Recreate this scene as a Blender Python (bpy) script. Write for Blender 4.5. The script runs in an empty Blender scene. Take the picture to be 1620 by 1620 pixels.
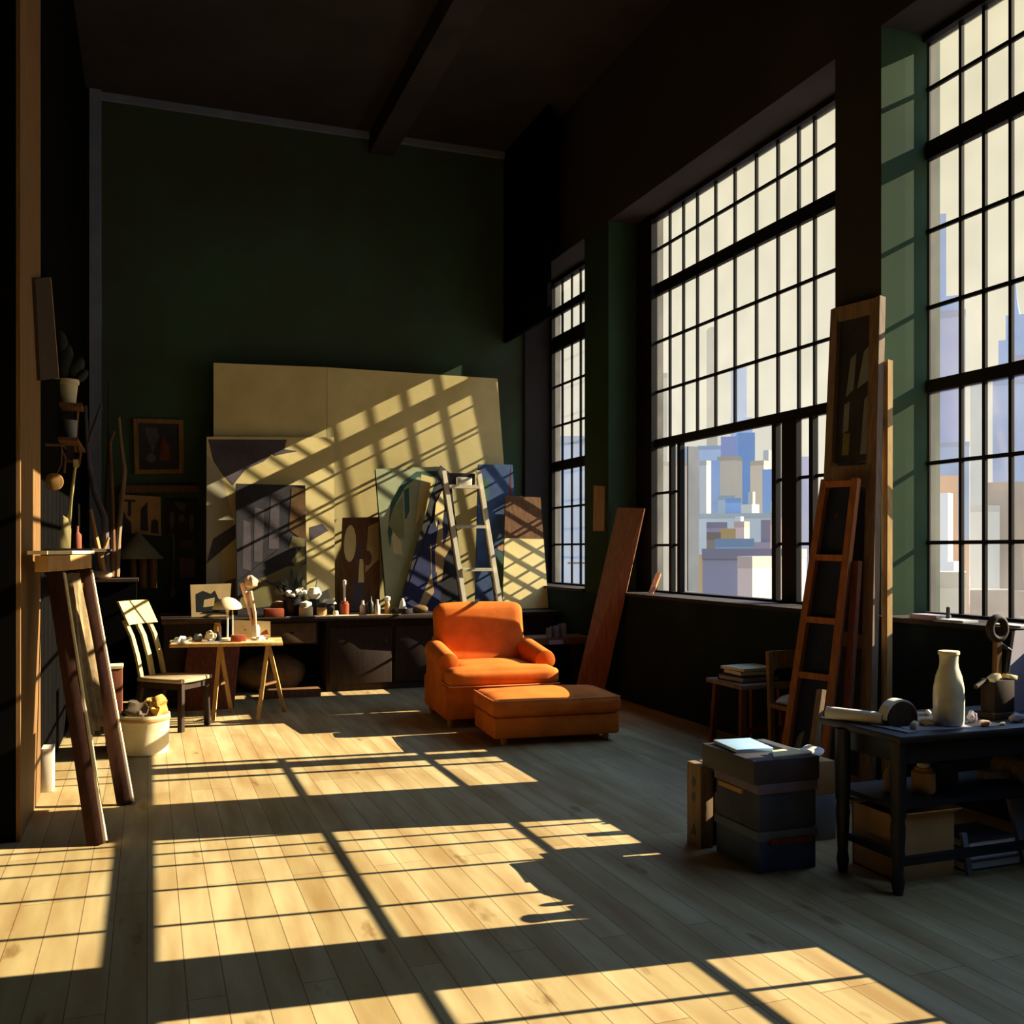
import bpy, bmesh, math, random
from mathutils import Vector, Matrix, noise
random.seed(7)
R = math.radians
sc = bpy.context.scene
COL = sc.collection

# ---------------------------------------------------------------- camera geometry
EYE, F, YAW = 1.55, 1554.0, R(20.3)
SN, CS = math.sin(YAW), math.cos(YAW)
def uv_(x, y): return (x - 810) / F, (870 - y) / F
def rt(x):                       # X/Y of a picture column
    u = (x - 810) / F
    return (SN + u * CS) / (CS - u * SN)
def aY(x, y, Y):
    u, v = uv_(x, y); k = Y / (CS - u * SN)
    return Vector((k * (SN + u * CS), Y, EYE + k * v))
def aX(x, y, X):
    u, v = uv_(x, y); k = X / (SN + u * CS)
    return Vector((X, k * (CS - u * SN), EYE + k * v))
def onY(x, Y, z): return Vector((rt(x) * Y, Y, z))
def V(*a): return Vector(a)

cam = bpy.data.cameras.new('camera'); co = bpy.data.objects.new('camera', cam); COL.objects.link(co)
co.location = (0, 0, EYE); co.rotation_euler = (R(90), 0, -YAW)
cam.sensor_width = 36; cam.lens = F / 1620 * 36; cam.shift_y = 60 / 1620
cam.clip_end = 3000; cam.clip_start = 0.05
sc.camera = co
vs = sc.view_settings
vs.view_transform = 'Standard'; vs.look = 'None'; vs.exposure = 0; vs.gamma = 1; vs.use_curve_mapping = False

# ---------------------------------------------------------------- materials
def lin(c):
    return tuple(((v / 255 + 0.055) / 1.055) ** 2.4 if v > 10 else v / 255 / 12.92 for v in c)
MATS = {}
def mat(name, rgb, rough=0.75, var=0.18, scale=6.0, stretch=(1, 1, 1), spec=0.25, metal=0.0, rgb2=None, bump=0.0):
    """procedural brush-worked paint / wood / cloth: noise-varied colour"""
    if name in MATS: return MATS[name]
    m = bpy.data.materials.new(name); m.use_nodes = True
    nt = m.node_tree; b = nt.nodes['Principled BSDF']
    b.inputs['Roughness'].default_value = rough
    b.inputs['Metallic'].default_value = metal
    b.inputs['Specular IOR Level'].default_value = spec
    tc = nt.nodes.new('ShaderNodeTexCoord'); mp = nt.nodes.new('ShaderNodeMapping')
    mp.inputs['Scale'].default_value = stretch
    nt.links.new(tc.outputs['Object'], mp.inputs['Vector'])
    nz = nt.nodes.new('ShaderNodeTexNoise'); nz.inputs['Scale'].default_value = scale
    nz.inputs['Detail'].default_value = 4; nz.inputs['Roughness'].default_value = 0.6
    nt.links.new(mp.outputs['Vector'], nz.inputs['Vector'])
    rp = nt.nodes.new('ShaderNodeValToRGB')
    c = lin(rgb); c2 = lin(rgb2) if rgb2 else tuple(v * (1 - var) for v in c)
    c1 = c if rgb2 else tuple(min(1, v * (1 + var)) for v in c)
    rp.color_ramp.elements[0].position = 0.36; rp.color_ramp.elements[1].position = 0.64
    rp.color_ramp.elements[0].color = (*c2, 1); rp.color_ramp.elements[1].color = (*c1, 1)
    nt.links.new(nz.outputs['Fac'], rp.inputs['Fac'])
    nt.links.new(rp.outputs['Color'], b.inputs['Base Color'])
    if bump:
        bp = nt.nodes.new('ShaderNodeBump'); bp.inputs['Strength'].default_value = bump; bp.inputs['Distance'].default_value = 0.01
        nt.links.new(nz.outputs['Fac'], bp.inputs['Height']); nt.links.new(bp.outputs['Normal'], b.inputs['Normal'])
    MATS[name] = m
    return m
def woodv(name, rgb, var=0.25, **k): return mat(name, rgb, var=var, scale=5, stretch=(8, 8, 0.7), **k)

def floor_material():
    m = bpy.data.materials.new('floor_boards'); m.use_nodes = True
    nt = m.node_tree; b = nt.nodes['Principled BSDF']; L = nt.links.new
    b.inputs['Roughness'].default_value = 0.6; b.inputs['Specular IOR Level'].default_value = 0.14
    tc = nt.nodes.new('ShaderNodeTexCoord')
    mp = nt.nodes.new('ShaderNodeMapping'); mp.inputs['Rotation'].default_value = (0, 0, R(90))
    L(tc.outputs['Object'], mp.inputs['Vector'])
    br = nt.nodes.new('ShaderNodeTexBrick')
    br.inputs['Scale'].default_value = 1.0; br.inputs['Brick Width'].default_value = 1.9; br.inputs['Row Height'].default_value = 0.13
    br.inputs['Mortar Size'].default_value = 0.0022; br.inputs['Mortar Smooth'].default_value = 0.3
    br.offset = 0.37; br.offset_frequency = 3
    br.inputs['Color1'].default_value = (*lin((188, 174, 138)), 1)
    br.inputs['Color2'].default_value = (*lin((170, 154, 114)), 1)
    br.inputs['Mortar'].default_value = (*lin((120, 98, 74)), 1)
    L(mp.outputs['Vector'], br.inputs['Vector'])
    mp2 = nt.nodes.new('ShaderNodeMapping'); mp2.inputs['Scale'].default_value = (5.5, 0.8, 1)
    L(tc.outputs['Object'], mp2.inputs['Vector'])
    nz = nt.nodes.new('ShaderNodeTexNoise'); nz.inputs['Scale'].default_value = 1.5; nz.inputs['Detail'].default_value = 5
    L(mp2.outputs['Vector'], nz.inputs['Vector'])
    rp = nt.nodes.new('ShaderNodeValToRGB')
    rp.color_ramp.elements[0].position = 0.3; rp.color_ramp.elements[1].position = 0.7
    rp.color_ramp.elements[0].color = (*lin((214, 192, 166)), 1); rp.color_ramp.elements[1].color = (*lin((255, 252, 240)), 1)
    L(nz.outputs['Fac'], rp.inputs['Fac'])
    mx = nt.nodes.new('ShaderNodeMix'); mx.data_type = 'RGBA'; mx.blend_type = 'MULTIPLY'; mx.inputs['Factor'].default_value = 1
    L(br.outputs['Color'], mx.inputs['A']); L(rp.outputs['Color'], mx.inputs['B'])
    # worn dark scuffs with a shape of their own
    n2 = nt.nodes.new('ShaderNodeTexNoise'); n2.inputs['Scale'].default_value = 2.2; n2.inputs['Detail'].default_value = 6
    mp3 = nt.nodes.new('ShaderNodeMapping'); mp3.inputs['Scale'].default_value = (3.0, 0.9, 1); mp3.inputs['Location'].default_value = (3, 7, 0)
    L(tc.outputs['Object'], mp3.inputs['Vector']); L(mp3.outputs['Vector'], n2.inputs['Vector'])
    r2 = nt.nodes.new('ShaderNodeValToRGB'); r2.color_ramp.elements[0].position = 0.66; r2.color_ramp.elements[1].position = 0.72
    r2.color_ramp.elements[0].color = (1, 1, 1, 1); r2.color_ramp.elements[1].color = (.62, .52, .42, 1)
    L(n2.outputs['Fac'], r2.inputs['Fac'])
    m2 = nt.nodes.new('ShaderNodeMix'); m2.data_type = 'RGBA'; m2.blend_type = 'MULTIPLY'; m2.inputs['Factor'].default_value = 1
    L(mx.outputs['Result'], m2.inputs['A']); L(r2.outputs['Color'], m2.inputs['B'])
    L(m2.outputs['Result'], b.inputs['Base Color'])
    return m

def glass_material(name, dust, tint=(1, .96, .88)):
    m = bpy.data.materials.new(name); m.use_nodes = True
    nt = m.node_tree; L = nt.links.new
    nt.nodes.remove(nt.nodes['Principled BSDF']); out = nt.nodes['Material Output']
    tr = nt.nodes.new('ShaderNodeBsdfTransparent'); tr.inputs['Color'].default_value = (.97, .97, .96, 1)
    gl = nt.nodes.new('ShaderNodeBsdfGlossy'); gl.inputs['Roughness'].default_value = 0.05
    tl = nt.nodes.new('ShaderNodeBsdfTranslucent'); tl.inputs['Color'].default_value = (*tint, 1)
    m1 = nt.nodes.new('ShaderNodeMixShader'); m1.inputs['Fac'].default_value = 0.03
    m2 = nt.nodes.new('ShaderNodeMixShader')
    tc = nt.nodes.new('ShaderNodeTexCoord'); nz = nt.nodes.new('ShaderNodeTexNoise'); nz.inputs['Scale'].default_value = 2.5
    L(tc.outputs['Object'], nz.inputs['Vector'])
    mr = nt.nodes.new('ShaderNodeMapRange'); mr.inputs['From Min'].default_value = .3; mr.inputs['From Max'].default_value = .7
    mr.inputs['To Min'].default_value = dust * .7; mr.inputs['To Max'].default_value = dust * 1.3
    L(nz.outputs['Fac'], mr.inputs['Value']); L(mr.outputs['Result'], m2.inputs['Fac'])
    L(tr.outputs[0], m1.inputs[1]); L(gl.outputs[0], m1.inputs[2])
    L(m1.outputs[0], m2.inputs[1]); L(tl.outputs[0], m2.inputs[2]); L(m2.outputs[0], out.inputs['Surface'])
    return m

# ---------------------------------------------------------------- mesh builder
class MB:
    def __init__(self): self.v = []; self.f = []; self.m = []
    def add(self, vs, fs, mi=0):
        o = len(self.v); self.v += [Vector(p) for p in vs]
        self.f += [[i + o for i in f] for f in fs]; self.m += [mi] * len(fs); return self
    def box(self, c, s, rz=0, M=None, mi=0):
        hx, hy, hz = s[0] / 2, s[1] / 2, s[2] / 2
        P = [V(x, y, z) for z in (-hz, hz) for y in (-hy, hy) for x in (-hx, hx)]
        Mx = M or Matrix.Rotation(rz, 3, 'Z'); c = Vector(c)
        return self.add([c + Mx @ p for p in P], [(0, 2, 3, 1), (4, 5, 7, 6), (0, 1, 5, 4), (2, 6, 7, 3), (0, 4, 6, 2), (1, 3, 7, 5)], mi)
    def rng(self, x0, x1, y0, y1, z0, z1, mi=0):
        return self.box(((x0 + x1) / 2, (y0 + y1) / 2, (z0 + z1) / 2), (abs(x1 - x0), abs(y1 - y0), abs(z1 - z0)), mi=mi)
    def prism(self, pts, off, mi=0):
        n = len(pts); off = Vector(off); P = [Vector(p) for p in pts]
        fs = [tuple(range(n)), tuple(range(2 * n - 1, n - 1, -1))] + [(i, i + n, (i + 1) % n + n, (i + 1) % n) for i in range(n)]
        return self.add(P + [p + off for p in P], fs, mi)
    def slab(self, c4, t, mi=0):                     # front corners bl, br, tr, tl
        bl, br, tr, tl = [Vector(p) for p in c4]
        n = (br - bl).cross(tl - bl).normalized()
        return self.prism([bl, br, tr, tl], -n * t, mi)
    def bar(self, p, q, w, d, side=None, mi=0):       # rectangular bar, w along side, d across
        p, q = Vector(p), Vector(q); a = (q - p).normalized()
        s = Vector(side) if side else (V(0, 0, 1).cross(a) if abs(a.z) < .9 else V(1, 0, 0))
        s = (s - a * s.dot(a)).normalized(); t = a.cross(s)
        return self.prism([p + s * w / 2 + t * d / 2, p - s * w / 2 + t * d / 2, p - s * w / 2 - t * d / 2, p + s * w / 2 - t * d / 2], q - p, mi)
    def tube(self, pts, r, n=10, mi=0, closed=False):
        pts = [Vector(p) for p in pts]; N = len(pts); rs = r if isinstance(r, (list, tuple)) else [r] * N
        vs = []; up = None
        for i, p in enumerate(pts):
            if closed: a = (pts[(i + 1) % N] - pts[i - 1]).normalized()
            else: a = (pts[min(i + 1, N - 1)] - pts[max(i - 1, 0)]).normalized()
            if up is None: up = a.orthogonal().normalized()
            up = (up - a * up.dot(a)).normalized(); w = a.cross(up)
            vs += [p + (up * math.cos(2 * math.pi * j / n) + w * math.sin(2 * math.pi * j / n)) * rs[i] for j in range(n)]
        fs = []
        for i in range(N if closed else N - 1):
            for j in range(n):
                k = (i + 1) % N
                fs.append((i * n + j, i * n + (j + 1) % n, k * n + (j + 1) % n, k * n + j))
        if not closed: fs += [tuple(range(n - 1, -1, -1)), tuple(range((N - 1) * n, N * n))]
        return self.add(vs, fs, mi)
    def lathe(self, prof, c, M=None, n=24, mi=0):     # prof: (r, z) from bottom up
        c = Vector(c); Mx = M or Matrix.Identity(3); vs = []; fs = []
        for r, z in prof:
            vs += [c + Mx @ V(max(r, .0004) * math.cos(2 * math.pi * j / n), max(r, .0004) * math.sin(2 * math.pi * j / n), z) for j in range(n)]
        for i in range(len(prof) - 1):
            for j in range(n):
                fs.append((i * n + j, i * n + (j + 1) % n, (i + 1) * n + (j + 1) % n, (i + 1) * n + j))
        fs += [tuple(range(n - 1, -1, -1)), tuple(range((len(prof) - 1) * n, len(prof) * n))]
        return self.add(vs, fs, mi)
    def blob(self, c, s, e=2.0, n=14, M=None, rough=0.0, seed=0, flat=None, mi=0):  # superellipsoid
        c = Vector(c); Mx = M or Matrix.Identity(3); vs = []; fs = []
        def sg(v, p): return math.copysign(abs(v) ** p, v)
        q = 2.0 / e; nv = n; nu = 2 * n
        for i in range(nv + 1):
            t = -math.pi / 2 + math.pi * i / nv
            for j in range(nu):
                a = 2 * math.pi * j / nu
                p = V(sg(math.cos(t), q) * sg(math.cos(a), q), sg(math.cos(t), q) * sg(math.sin(a), q), sg(math.sin(t), q))
                p = V(p.x * s[0] / 2, p.y * s[1] / 2, p.z * s[2] / 2)
                if rough:
                    d = noise.noise_vector((p + V(seed * 3.1, seed, -seed)) * (3.5 / max(s))) * rough * max(s); p += d
                if flat is not None and p.z < flat: p.z = flat
                vs.append(c + Mx @ p)
        for i in range(nv):
            for j in range(nu):
                fs.append((i * nu + j, i * nu + (j + 1) % nu, (i + 1) * nu + (j + 1) % nu, (i + 1) * nu + j))
        return self.add(vs, fs, mi)
    def cushion(self, c, s, rz=0, puff=.05, r=.05, M=None, n=14, sag=0, mi=0):     # puffy rounded box, z up
        c = Vector(c); Mx = M or Matrix.Rotation(rz, 3, 'Z')
        hx, hy, hz = s[0] / 2, s[1] / 2, s[2] / 2
        bm = bmesh.new(); bmesh.ops.create_cube(bm, size=2.0)
        bmesh.ops.subdivide_edges(bm, edges=bm.edges[:], cuts=n, use_grid_fill=True)
        bm.verts.ensure_lookup_table(); idx = {}
        vs = []
        for i, vv in enumerate(bm.verts):
            idx[vv] = i; x, y, z = vv.co
            def rr(a, h): return math.copysign(max(0, abs(a) * h - 0), a)
            p = V(x * hx, y * hy, z * hz)
            q = V(max(-(hx - r), min(hx - r, p.x)), max(-(hy - r), min(hy - r, p.y)), max(-(hz - r), min(hz - r, p.z)))
            d = p - q
            if d.length > 1e-9:
                mxc = max(abs(d.x), abs(d.y), abs(d.z)); p = q + d.normalized() * mxc
            k = (1 - x * x) * (1 - y * y)
            p.z += math.copysign(puff * k, z) * (1 if z > 0 else .3) * min(1, abs(z))
            p.y += math.copysign(puff * .35, y) * (1 - x * x) * (1 - z * z) * abs(y)
            p.z -= sag * k if z > 0 else 0
            vs.append(c + Mx @ p)
        fs = [[idx[v] for v in f.verts] for f in bm.faces]; bm.free()
        return self.add(vs, fs, mi)
    def build(self, name, m, parent=None, bevel=0, seg=2, angle=38, base=None):
        me = bpy.data.meshes.new(name)
        if parent is None:
            xs = [p.x for p in self.v]; ys = [p.y for p in self.v]; zs = [p.z for p in self.v]
            org = Vector(base) if base else V((min(xs) + max(xs)) / 2, (min(ys) + max(ys)) / 2, min(zs))
        else:
            org = V(0, 0, 0); q = parent
            while q: org = org + q.location; q = q.parent
        me.from_pydata([p - org for p in self.v], [], self.f)
        for q in (m if isinstance(m, (list, tuple)) else [m]): me.materials.append(q)
        for i, p in enumerate(me.polygons): p.material_index = self.m[i]
        bm = bmesh.new(); bm.from_mesh(me)
        bmesh.ops.recalc_face_normals(bm, faces=bm.faces[:])
        if bevel:
            es = [e for e in bm.edges if len(e.link_faces) == 2 and e.calc_face_angle(0) > R(50)]
            bmesh.ops.bevel(bm, geom=es, offset=bevel, segments=seg, affect='EDGES', clamp_overlap=True, profile=.5)
        bm.to_mesh(me); bm.free()
        for p in me.polygons: p.use_smooth = True
        me.set_sharp_from_angle(angle=R(angle))
        o = bpy.data.objects.new(name, me); COL.objects.link(o)
        if parent: o.parent = parent
        else: o.location = org
        return o

def tag(o, label, cat, group=None, kind=None):
    o['label'] = label; o['category'] = cat
    if group: o['group'] = group
    if kind: o['kind'] = kind
    return o
def thing(name, loc, label, cat, group=None):
    o = bpy.data.objects.new(name, None); COL.objects.link(o); o.location = loc; o.empty_display_size = .1
    return tag(o, label, cat, group)
def struct(o, label=None):
    o['kind'] = 'structure'
    if label: o['label'] = label
    return o
def bil(c4, u, v):
    bl, br, tr, tl = [Vector(p) for p in c4]
    return (bl * (1 - u) + br * u) * (1 - v) + (tl * (1 - u) + tr * u) * v
def art(c4, patches, mats, parent, name='painted_surface', off=.0015):
    """paint shapes lying on the front of a board: patches = (material index, [(u, v) ...])"""
    bl, br, tr, tl = [Vector(p) for p in c4]; n = (br - bl).cross(tl - bl).normalized(); b = MB()
    for i, (mi, poly) in enumerate(patches):
        P = [bil(c4, u, v) + n * (off + i * .0004) for u, v in poly]
        b.add(P, [tuple(range(len(P)))], mi)
    return b.build(name, mats, parent)
def ell(cu, cv, ru, rv, n=14, rot=0):
    return [(cu + ru * math.cos(t) * math.cos(rot) - rv * math.sin(t) * math.sin(rot), cv + rv * math.sin(t) * math.cos(rot) + ru * math.cos(t) * math.sin(rot)) for t in [2 * math.pi * i / n for i in range(n)]]

# palette (albedos)
M_green = mat('green_wall_paint', (56, 76, 54), var=.12, scale=1.2, rough=.85, spec=.1)
M_back = mat('dark_green_wall_paint', (70, 94, 72), rgb2=(68, 70, 58), scale=.45, rough=.9, spec=.08)
M_black = mat('black_brown_paint', (58, 54, 53), var=.15, scale=1.0, rough=.9, spec=.05)
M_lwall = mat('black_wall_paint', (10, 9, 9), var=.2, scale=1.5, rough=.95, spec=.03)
M_iron = mat('black_window_iron', (20, 18, 19), var=.15, scale=4, rough=.7, spec=.15)
M_ochrewood = woodv('ochre_wood', (140, 104, 58), rough=.6)
M_casing = woodv('casing_wood', (118, 86, 50), rough=.65)
M_trim = mat('blue_grey_trim', (120, 128, 148), var=.15, scale=2)
M_canvas = mat('tan_canvas', (240, 222, 160), rgb2=(224, 204, 140), scale=1.6, rough=.9)
M_floor = floor_material()
M_glass = glass_material('dusty_glass', .02)
M_frost = mat('frosted_grey_glass', (150, 150, 146), var=.12, scale=2, rough=.4)

# ================================================================ SETTING
XR, XG, YB, ZC = 4.6, 5.0, 12.0, 6.7
SILL, TOP = 1.08, 5.06
WIN = [(10.08, 11.94), (5.78, 9.47), (3.36, 5.31), (0.6, 3.0)]    # openings in the right wall (y0, y1)
FL = struct(MB().rng(-4.4, XR + .05, -2.6, YB + .1, -.1, 0).build('floor', M_floor))
struct(MB().rng(-4.5, XG + .1, -2.7, YB + .2, ZC, ZC + .15).build('ceiling', M_black))
struct(MB().rng(-.75, XG + .1, YB, YB + .15, 0, ZC).build('wall_back', M_back))
struct(MB().rng(-4.5, XG + .1, -2.7, -2.55, 0, ZC).build('wall_front', M_black))
struct(MB().rng(-4.45, -4.3, -2.6, 5.8, 0, ZC).build('wall_left_near', M_black))
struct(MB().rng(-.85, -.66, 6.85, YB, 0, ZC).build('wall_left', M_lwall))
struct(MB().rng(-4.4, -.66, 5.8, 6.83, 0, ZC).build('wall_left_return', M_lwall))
struct(MB().rng(-.66, -.64, 5.8, 6.85, 0, ZC).build('trim_1', M_casing), 'ochre wooden casing on the wall end at left, striped by sun')
b = MB()
edges = sorted([w for w in WIN])
b.rng(XR, XG + .1, -2.6, YB + .1, 0, SILL, mi=1); b.rng(XR, XG + .1, -2.6, YB + .1, TOP, ZC, mi=1)
ys = [-2.6] + [q for w in edges for q in w] + [YB + .1]
for i in range(0, len(ys), 2): b.rng(XR, XG + .1, ys[i], ys[i + 1], SILL, TOP, mi=1 if ys[i] > 11 else 0)
wr = struct(b.build('wall_right', [M_green, M_black, mat('pier_shade_green', (44, 60, 40), var=.15, scale=1.2, rough=.9, spec=.05), mat('blue_black_sill_shade', (28, 40, 46), var=.25, scale=1.5, rough=.9, spec=.05)]))
for p in wr.data.polygons:  # one green wall: shade painted into darker room faces, head and base
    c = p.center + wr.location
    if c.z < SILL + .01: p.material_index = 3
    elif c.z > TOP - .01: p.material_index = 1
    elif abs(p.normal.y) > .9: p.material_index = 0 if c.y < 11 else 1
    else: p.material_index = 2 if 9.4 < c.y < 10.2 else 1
# blue-grey cornice and corner post on the back wall, ceiling beam, added corner panel that blocks the upper window sun
struct(MB().rng(-.5, 4.6, YB - .05, YB, 6.62, 6.7).build('trim_2', M_trim))
struct(MB().rng(-.62, -.5, YB - .1, YB, 0, 6.7).build('trim_3', M_trim))
struct(MB().rng(2.55, 2.85, -2.5, YB, 6.45, 6.7).build('trim_4', M_black))
struct(MB().rng(4.32, 4.37, 10.5, YB, 4.24, 6.7).build('added_sun_block', M_lwall))

def window(n, y0, y1, cols, rows, heavy, label, lower=None, fr=.07, fr1=None):
    fr1 = fr1 or fr
    root = bpy.data.objects.new('window_%d' % n, None); COL.objects.link(root); root.location = (XG, (y0 + y1) / 2, SILL); struct(root, label)
    f = MB()
    f.rng(XG - .05, XG + .05, y0, y0 + fr, SILL, TOP); f.rng(XG - (.05 if fr1 == fr else .006), XG + .05, y1 - fr1, y1, SILL, TOP)
    f.rng(XG - .05, XG + .05, y0, y1, SILL, SILL + .05); f.rng(XG - .05, XG + .05, y0, y1, TOP - .05, TOP)
    f.build('window_frame', M_iron, root)
    h = MB()
    for a, c in heavy: h.rng(XG - .025, XG + .025, y0, y1, a, c)
    h.build('window_rail', M_iron, root)
    m = MB()
    if lower is None:
        for c in cols: m.rng(XG - .022, XG + .003, c - .012, c + .012, SILL, TOP)
        for r in rows: m.rng(XG - .02, XG + .003, y0, y1, r - .0125, r + .0125)
    else:
        zl = heavy[-1][0]
        for c in cols: m.rng(XG - .022, XG + .003, c - .012, c + .012, zl, TOP)
        for r in rows:
            if r > zl: m.rng(XG - .02, XG + .003, y0, y1, r - .0125, r + .0125)
        for c, w in lower['posts']: m.rng(XG - .05, XG + .003, c - w / 2, c + w / 2, SILL, zl)
        for a, c in lower['bars']:
            for r in rows:
                if r < zl: m.rng(XG - .02, XG + .003, a, c, r - .0125, r + .0125)
    m.build('muntin_bars', M_iron, root)
    g = MB()
    if lower is None: g.rng(XG - .003, XG + .003, y0 + .02, y1 - .02, SILL + .02, TOP - .02)
    else:
        g.rng(XG - .003, XG + .003, y0 + .02, y1 - .02, zl, TOP - .02)
        for a, c in lower['bars']: g.rng(XG - .003, XG + .003, a, c, SILL + .02, zl)
    g.build('window_glass', M_glass, root)
    s = MB(); s.rng(XR - .04, XG, y0 - .02, y1 + .02, SILL, SILL + .03)
    s.build('window_sill', M_black, root)
    return root
ROWS = [4.69, 3.72, 3.2, 2.14, 1.6]; HEAVY = [(4.21, 4.33), (2.62, 2.705)]
def gy(x): return XG / rt(x)
w1 = window(1, *WIN[0], [gy(x) for x in (891, 906, 920)], [3.68, 3.16, 2.1, 1.62], [(4.6, 4.7), (4.14, 4.33), (2.58, 2.7)], 'narrow tall gridded window at the far end of the right wall', fr=.06)
c2 = [gy(x) for x in (1061.5, 1083, 1105, 1134, 1164.5, 1198.5, 1232.6, 1265.6, 1291)]
gr = MB()                                         # added unseen iron grille outside window 1, throws the grid on the canvases
for i in range(18): gr.rng(5.345, 5.357, 10.86 + .047 * i - .0065, 10.86 + .047 * i + .0065, SILL, TOP)
for i in range(11): gr.rng(5.343, 5.359, 10.85, 11.67, SILL + .2 + .36 * i - .011, SILL + .2 + .36 * i + .011)
for z in (SILL + .3, TOP - .3): gr.rng(5.08, 5.35, 11.64, 11.66, z - .012, z + .012); gr.rng(5.08, 5.35, 10.86, 10.88, z - .012, z + .012)
gr.build('added_shadow_grille', M_iron, w1)
w2 = window(2, *WIN[1], c2, ROWS, HEAVY, 'wide gridded factory window with an open lower middle sash over the city',
            lower=dict(posts=[(gy(1067), .05), (gy(1080.5), .06), (gy(1232), .06), (gy(1256), .2), (gy(1291), .05)], bars=[(gy(1080.5), WIN[1][1] - .03), (WIN[1][0] + .03, gy(1232))]), fr=.07)
# wide iron stile at the far side of window 2 and the open frosted sash
yl = gy(1083); xo = rt(1104) * yl
b = MB(); b.rng(XG + .03, xo, yl - .02, yl, SILL + .06, 2.58); b.build('open_sash', M_frost, w2)
b = MB(); b.rng(XG - .07, XG + .07, gy(1040), WIN[1][1], SILL, TOP); b.build('side_stile', M_iron, w2)
d3 = .345
w3 = window(3, *WIN[2], [gy(1523), gy(1560), gy(1602), 4.25, 3.8], ROWS, HEAVY, 'nearest gridded factory window at the right edge with towers outside', fr1=.012)
w4 = window(4, *WIN[3], [2.65, 2.3, 1.95, 1.6, 1.25, .9], ROWS, HEAVY, 'gridded factory window beyond the right edge of the view')

# ================================================================ LIGHT
SUN = bpy.data.lights.new('sun', 'SUN'); so = bpy.data.objects.new('sun', SUN); COL.objects.link(so)
SUN.energy = 20.0; SUN.angle = R(.2); SUN.color = (1.0, .875, .63)
so.rotation_euler = Vector((-1, .10, -.525)).to_track_quat('-Z', 'Y').to_euler(); so.location = (14, 2, 9)
wd = bpy.data.worlds.new('sky'); sc.world = wd; wd.use_nodes = True
nt = wd.node_tree; bg = nt.nodes['Background']; L = nt.links.new
tc = nt.nodes.new('ShaderNodeTexCoord'); sx = nt.nodes.new('ShaderNodeSeparateXYZ'); rp = nt.nodes.new('ShaderNodeValToRGB')
L(tc.outputs['Generated'], sx.inputs[0]); L(sx.outputs['Z'], rp.inputs['Fac']); L(rp.outputs['Color'], bg.inputs['Color'])
e = rp.color_ramp.elements
e[0].position = 0; e[0].color = (*lin((226, 223, 212)), 1)
e[1].position = .46; e[1].color = (*lin((214, 206, 172)), 1)
e2 = rp.color_ramp.elements.new(.56); e2.color = (1.2, 2.2, 4.2, 1)
bg.inputs['Strength'].default_value = 1.02

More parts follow.
